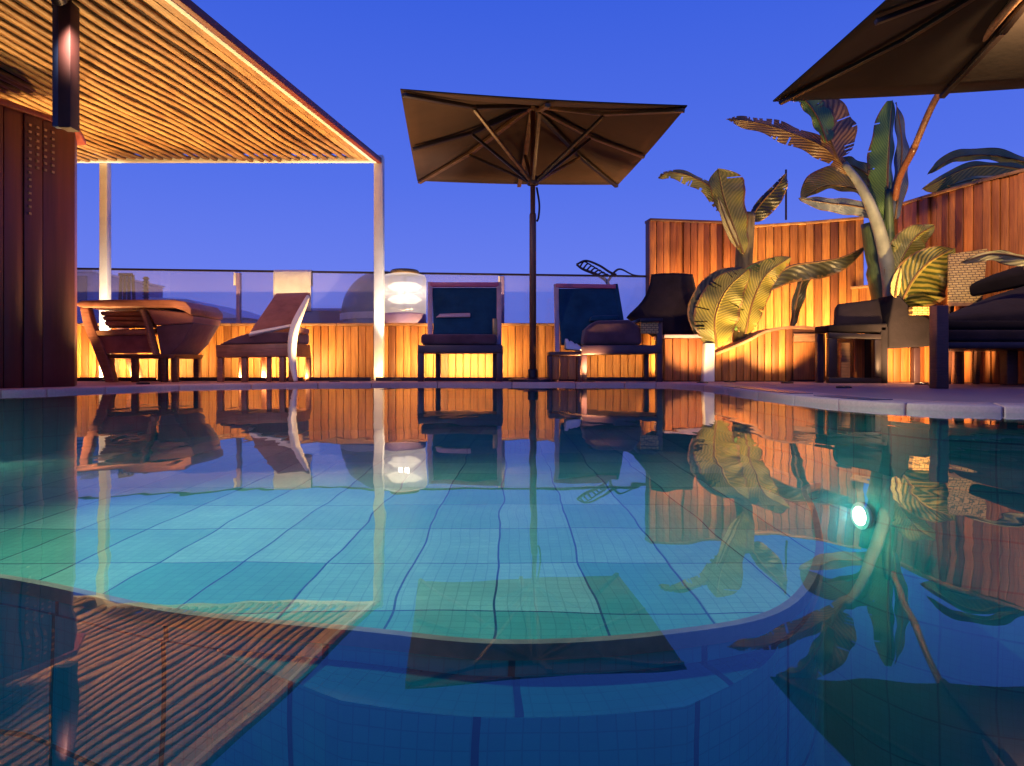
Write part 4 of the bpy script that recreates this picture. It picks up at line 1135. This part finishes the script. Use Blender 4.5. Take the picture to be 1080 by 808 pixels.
MB().box((X(946, 7.0) - .2, 6.82, DECK), (X(946, 7.0) + .16, 7.18, DECK + .05)).build('base', M['dark_metal'], t, bevel=.006)
mids2 = [(cr2[i] + cr2[(i + 1) % 4]) / 2 for i in range(4)]
for k, e in enumerate(cr2 + mids2):
    a = ap + V((0, 0, -.06))
    mid = a.lerp(e, .5) + V((0, 0, -.085)); e2 = e.lerp(a, .03) + V((0, 0, -.05 if k < 4 else -.075))
    MB().bar(a, mid, .045, .03).bar(mid, e2, .04, .028).build('rib', M['rib_dark'], t, bevel=.003)
MB().lathe([(.03, -.14), (.09, -.13), (.09, -.04), (.03, -.03)], ap, 18).build('hub', M['rib_dark'], t)
MB().lathe([(0, -.19), (.05, -.19), (.055, -.142), (0, -.142)], ap, 18).build('added_parasol_lamp', M['led'], t)  # added lamp out of view, brightening the curved screen and plants
spot('added_parasol_beam', ap + V((.02, .08, -.21)), (4.25, 6.3, 1.65), 300, 108, .9, (1, .66, .30), .04, t)

# ------------------------------------------------------------------ banana plants
def leaf(t, pts, wl, wr, m, normal=(0, -1, .15), fold=.35, tears=0.0, n=90, prof=None, wave=.02, tip=.0, name='leaf', droop=0.0):
    L = cr([V(p) for p in pts], max(2, n // (len(pts) - 1)))
    n = len(L) - 1; nn = V(normal).normalized()
    b = MB(); uvl = b.bm.loops.layers.uv.new('UVMap'); K = 6
    ph = random.uniform(0, 6)
    grid = {}
    for i, p in enumerate(L):
        a = i / n
        tg = (L[min(i + 1, n)] - L[max(i - 1, 0)]).normalized()
        s = tg.cross(nn).normalized(); m2 = s.cross(tg).normalized()
        pr = prof(a) if prof else (math.sin(math.pi * min(1, a ** .75)) ** .6 if 0 < a < 1 else 0)
        for side, ww in ((-1, wl), (1, wr)):
            for k in range(K + 1):
                v = k / K; w_ = ww * pr * v
                off_ = s * side * w_ * math.cos(fold) - m2 * w_ * math.sin(fold) * 1.0
                off_ += m2 * wave * v * math.sin(a * 22 + side + ph) + V((0, 0, -droop * v * v * pr))
                grid[i, side, k] = b.bm.verts.new(p + off_ + (m2 * .0))
    for i in range(n):
        for side in (-1, 1):
            torn = random.random() < tears * .8
            kmax = random.randint(2, 5) if torn else K
            for k in range(kmax):
                q = [(i, k), (i + 1, k), (i + 1, k + 1), (i, k + 1)]
                f = b.face([grid[x, side, y] for x, y in q])
                if f:
                    for l, (x, y) in zip(f.loops, q): l[uvl].uv = (x / n, .5 + side * .5 * y / K)
    me = bpy.data.meshes.new(name); bm = b.bm
    for v in [v for v in bm.verts if not v.link_faces]: bm.verts.remove(v)
    off0 = V(t.location)
    for v in bm.verts: v.co -= off0
    bm.normal_update(); bm.to_mesh(me); bm.free()
    for p in me.polygons: p.use_smooth = True
    me.materials.append(m)
    o = bpy.data.objects.new(name, me); col.objects.link(o); o.parent = t
    rbb = MB(); k0 = [p + nn * .004 for p in L]
    rbb.tube(k0, [.012, .004], 6)
    rbb.build('midrib', m, o if False else t, smooth=True).parent = o
    return o
lit = lambda pts, d: [P(a, c, d if len(q) == 2 else q[2]) for q in pts for a, c in [(q[0], q[1])]]

# plant 1
d = 7.1
t = thing('banana_plant', 'banana plant with a feathery arched leaf and big golden lower leaves behind the white pot', 'banana plant', (X(784, d), d, DECK))
MB().tube(cr([P(782, 372, d), P(783, 330, d), P(784, 285, d), P(786, 250, d), P(788, 225, d)], 5), [.10, .085], 14).build('trunk', M['stem'], t, smooth=True)
leaf(t, lit([(781, 262), (770, 228), (752, 200), (728, 186), (706, 182), (694, 188)], 7.0), .10, .07, M['leaf_olive'], tears=.3, n=90, fold=.5)
leaf(t, lit([(784, 268), (774, 240), (763, 208), (757, 178)], 6.95), .13, .34, M['leaf_olive'], tears=.06, fold=.25, prof=lambda a: (a ** .55) * (1 - max(0, (a - .82) / .18) ** 2) if a < 1 else .0)
leaf(t, lit([(779, 262), (768, 238), (757, 208)], 6.93), .05, .05, M['leaf_pale'], fold=.2, n=16, wave=.004)
leaf(t, lit([(790, 232), (803, 214), (818, 198), (829, 183)], 7.25), .05, .17, M['leaf_dark'], tears=.05, fold=.3)  # leaf in shadow, the shade put into its dark colour
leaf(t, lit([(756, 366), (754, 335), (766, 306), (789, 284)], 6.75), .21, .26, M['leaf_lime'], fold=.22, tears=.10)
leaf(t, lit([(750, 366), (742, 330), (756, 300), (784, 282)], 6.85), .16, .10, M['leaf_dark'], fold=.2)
leaf(t, lit([(786, 352), (794, 318), (808, 290), (834, 271)], 6.8), .20, .16, M['leaf_lime'], fold=.3, tears=.12)
leaf(t, lit([(779, 350), (782, 315), (797, 290), (828, 272)], 6.85), .16, .06, M['leaf_green'], fold=.3)
leaf(t, lit([(800, 305), (832, 282), (866, 276), (890, 271), (912, 260)], 6.95), .06, .12, M['leaf_dark'], fold=.35, droop=.06)  # dark blade standing in for a leaf's cast shadow on the wall
leaf(t, lit([(835, 345), (842, 310), (852, 285), (870, 275)], 7.0), .045, .09, M['leaf_dark'], fold=.3)  # second dark blade in place of the shadow arcs on the wall
MB().tube(cr([P(829, 232, 7.4), P(829, 205, 7.4), P(829, 179, 7.4)], 3), .012, 6).build('leaf_stake', M['dark_metal'], t)

# plant 2
d = 6.6
t = thing('banana_plant', 'larger banana plant with an upright leaf and long arched brown leaf near the right parasol', 'banana plant', (X(934, d), d, DECK))
MB().tube(cr([V((X(941, d), d, .55)), V((X(941, d), d, .7)), P(934, 300, d), P(926, 265, d), P(922, 235, d)], 5), [.15, .16, .165, .16] + [.15] * 9 + [.12] * 8, 16).build('trunk', M['stem_green'], t, smooth=True)
MB().tube(cr([P(940, 335, d - .06), P(939, 290, d - .1), P(938, 250, d - .1), P(937, 200, d - .1)], 5), [.085, .03], 12).build('leaf_sheath', M['stem_green'], t, smooth=True)
leaf(t, lit([(937, 232), (936, 190), (938, 150), (941, 106)], 6.5), .19, .13, M['leaf_green'], fold=.75, tears=.03, prof=lambda a: math.sin(math.pi * (a * .93 + .05)) ** .45)
leaf(t, lit([(944, 232), (949, 190), (951, 150), (945, 108)], 6.52), .06, .10, M['leaf_blue'], fold=.3)
MB().tube(cr([P(941, 345, 6.52), P(939, 300, 6.43), P(928, 245, 6.4), P(910, 200, 6.4), P(890, 172, 6.4)], 6), [.085, .032], 10).build('petiole', M['petiole'], t, smooth=True)
leaf(t, lit([(896, 182), (872, 158), (838, 142), (800, 130), (766, 126)], 6.4), .11, .14, M['leaf_brown'], tears=.24, n=90, fold=.45)
leaf(t, lit([(884, 168), (873, 142), (860, 118), (838, 100)], 6.3), .08, .36, M['leaf_brown'], fold=.15, tears=.05, normal=(.1, -1, .1))
leaf(t, lit([(872, 150), (862, 124), (846, 104), (826, 102)], 6.27), .06, .20, M['leaf_green'], fold=.25, tears=.08)
leaf(t, lit([(930, 215), (904, 200), (872, 196), (846, 210)], 6.7), .05, .27, M['leaf_lime'], fold=.15, normal=(0, -1, .3))
leaf(t, lit([(934, 226), (905, 218), (872, 214), (842, 209)], 6.6), .11, .06, M['leaf_blue'], fold=.3, normal=(0, -.8, -.5))
leaf(t, lit([(930, 200), (912, 182), (893, 173), (878, 172)], 6.62), .10, .12, M['leaf_olive'], fold=.3)
leaf(t, lit([(950, 320), (962, 296), (980, 276), (1006, 262)], 6.2), .17, .36, M['leaf_stripe'], fold=.2)
leaf(t, lit([(944, 314), (946, 298), (950, 281)], 6.15), .05, .05, M['leaf_pale'], n=14, fold=.2, wave=.003)
leaf(t, lit([(944, 300), (952, 272), (966, 250), (985, 238)], 6.35), .16, .18, M['leaf_olive'], fold=.3, tears=.06)

# plant 3: behind the curved screen at the far right
d = 6.3
t = thing('banana_plant', 'broad striped banana leaves rising behind the curved screen at the right edge', 'banana plant', (5.6, 6.6, DECK))
MB().tube(cr([(5.6, 6.6, DECK), (5.58, 6.6, 1.2), (5.5, 6.5, 2.0)], 5), [.11, .07], 12).build('trunk', M['stem'], t, smooth=True)
leaf(t, [P(1125, 190, 6.5), P(1075, 178, 6.5), P(1025, 176, 6.5), P(972, 200, 6.5)], .22, .12, M['leaf_lime'], fold=.3, droop=.04, normal=(0, -1, .25))
leaf(t, [P(1125, 186, 6.6), P(1060, 166, 6.6), P(1010, 166, 6.6), P(978, 184, 6.6)], .05, .10, M['leaf_olive'], fold=.3)
leaf(t, [P(1130, 200, 6.3), P(1090, 195, 6.3), P(1040, 188, 6.3), P(1000, 196, 6.4)], .10, .05, M['leaf_pale'], fold=.3)
leaf(t, [P(1150, 190, 6.6), P(1130, 140, 6.6), P(1120, 90, 6.6)], .2, .2, M['leaf_green'], fold=.4)

# plant 4: low pale leaf over the daybed
t = thing('potted_plant', 'pale yellow curved leaf reaching over the black daybed at the right edge', 'plant', (5.15, 4.0, DECK))
MB().lathe([(.13, 0), (.18, .3), (.18, .34), (.15, .34), (.15, .30), (0, .30)], (5.15, 4.0, DECK), 24).build('pot', M['white_pot'], t)
MB().tube(cr([(5.15, 4.0, DECK + .3), (5.1, 4.1, .8), (4.9, 4.4, 1.15)], 5), [.03, .015], 8).build('stem', M['stem_green'], t, smooth=True)
leaf(t, [V((4.9, 4.4, 1.15)), P(1120, 281, 4.9), P(1080, 272, 5.0), P(1045, 268, 5.0), P(1013, 277, 5.0)], .075, .04, M['leaf_pale'], fold=.35)
leaf(t, [V((5.1, 4.1, .9)), V((5.3, 4.3, 1.3)), V((5.6, 4.5, 1.4))], .12, .12, M['leaf_green'], fold=.4)

# ------------------------------------------------------------------ render settings
sc.render.engine = 'CYCLES'
sc.view_settings.view_transform = 'Standard'
try: sc.view_settings.look = 'None'
except Exception: pass
sc.view_settings.exposure = 0; sc.view_settings.gamma = 1
sc.cycles.use_denoising = True
sc.cycles.max_bounces = 8; sc.cycles.transparent_max_bounces = 12
sc.cycles.sample_clamp_indirect = 4
sc.cycles.caustics_reflective = False; sc.cycles.caustics_refractive = False
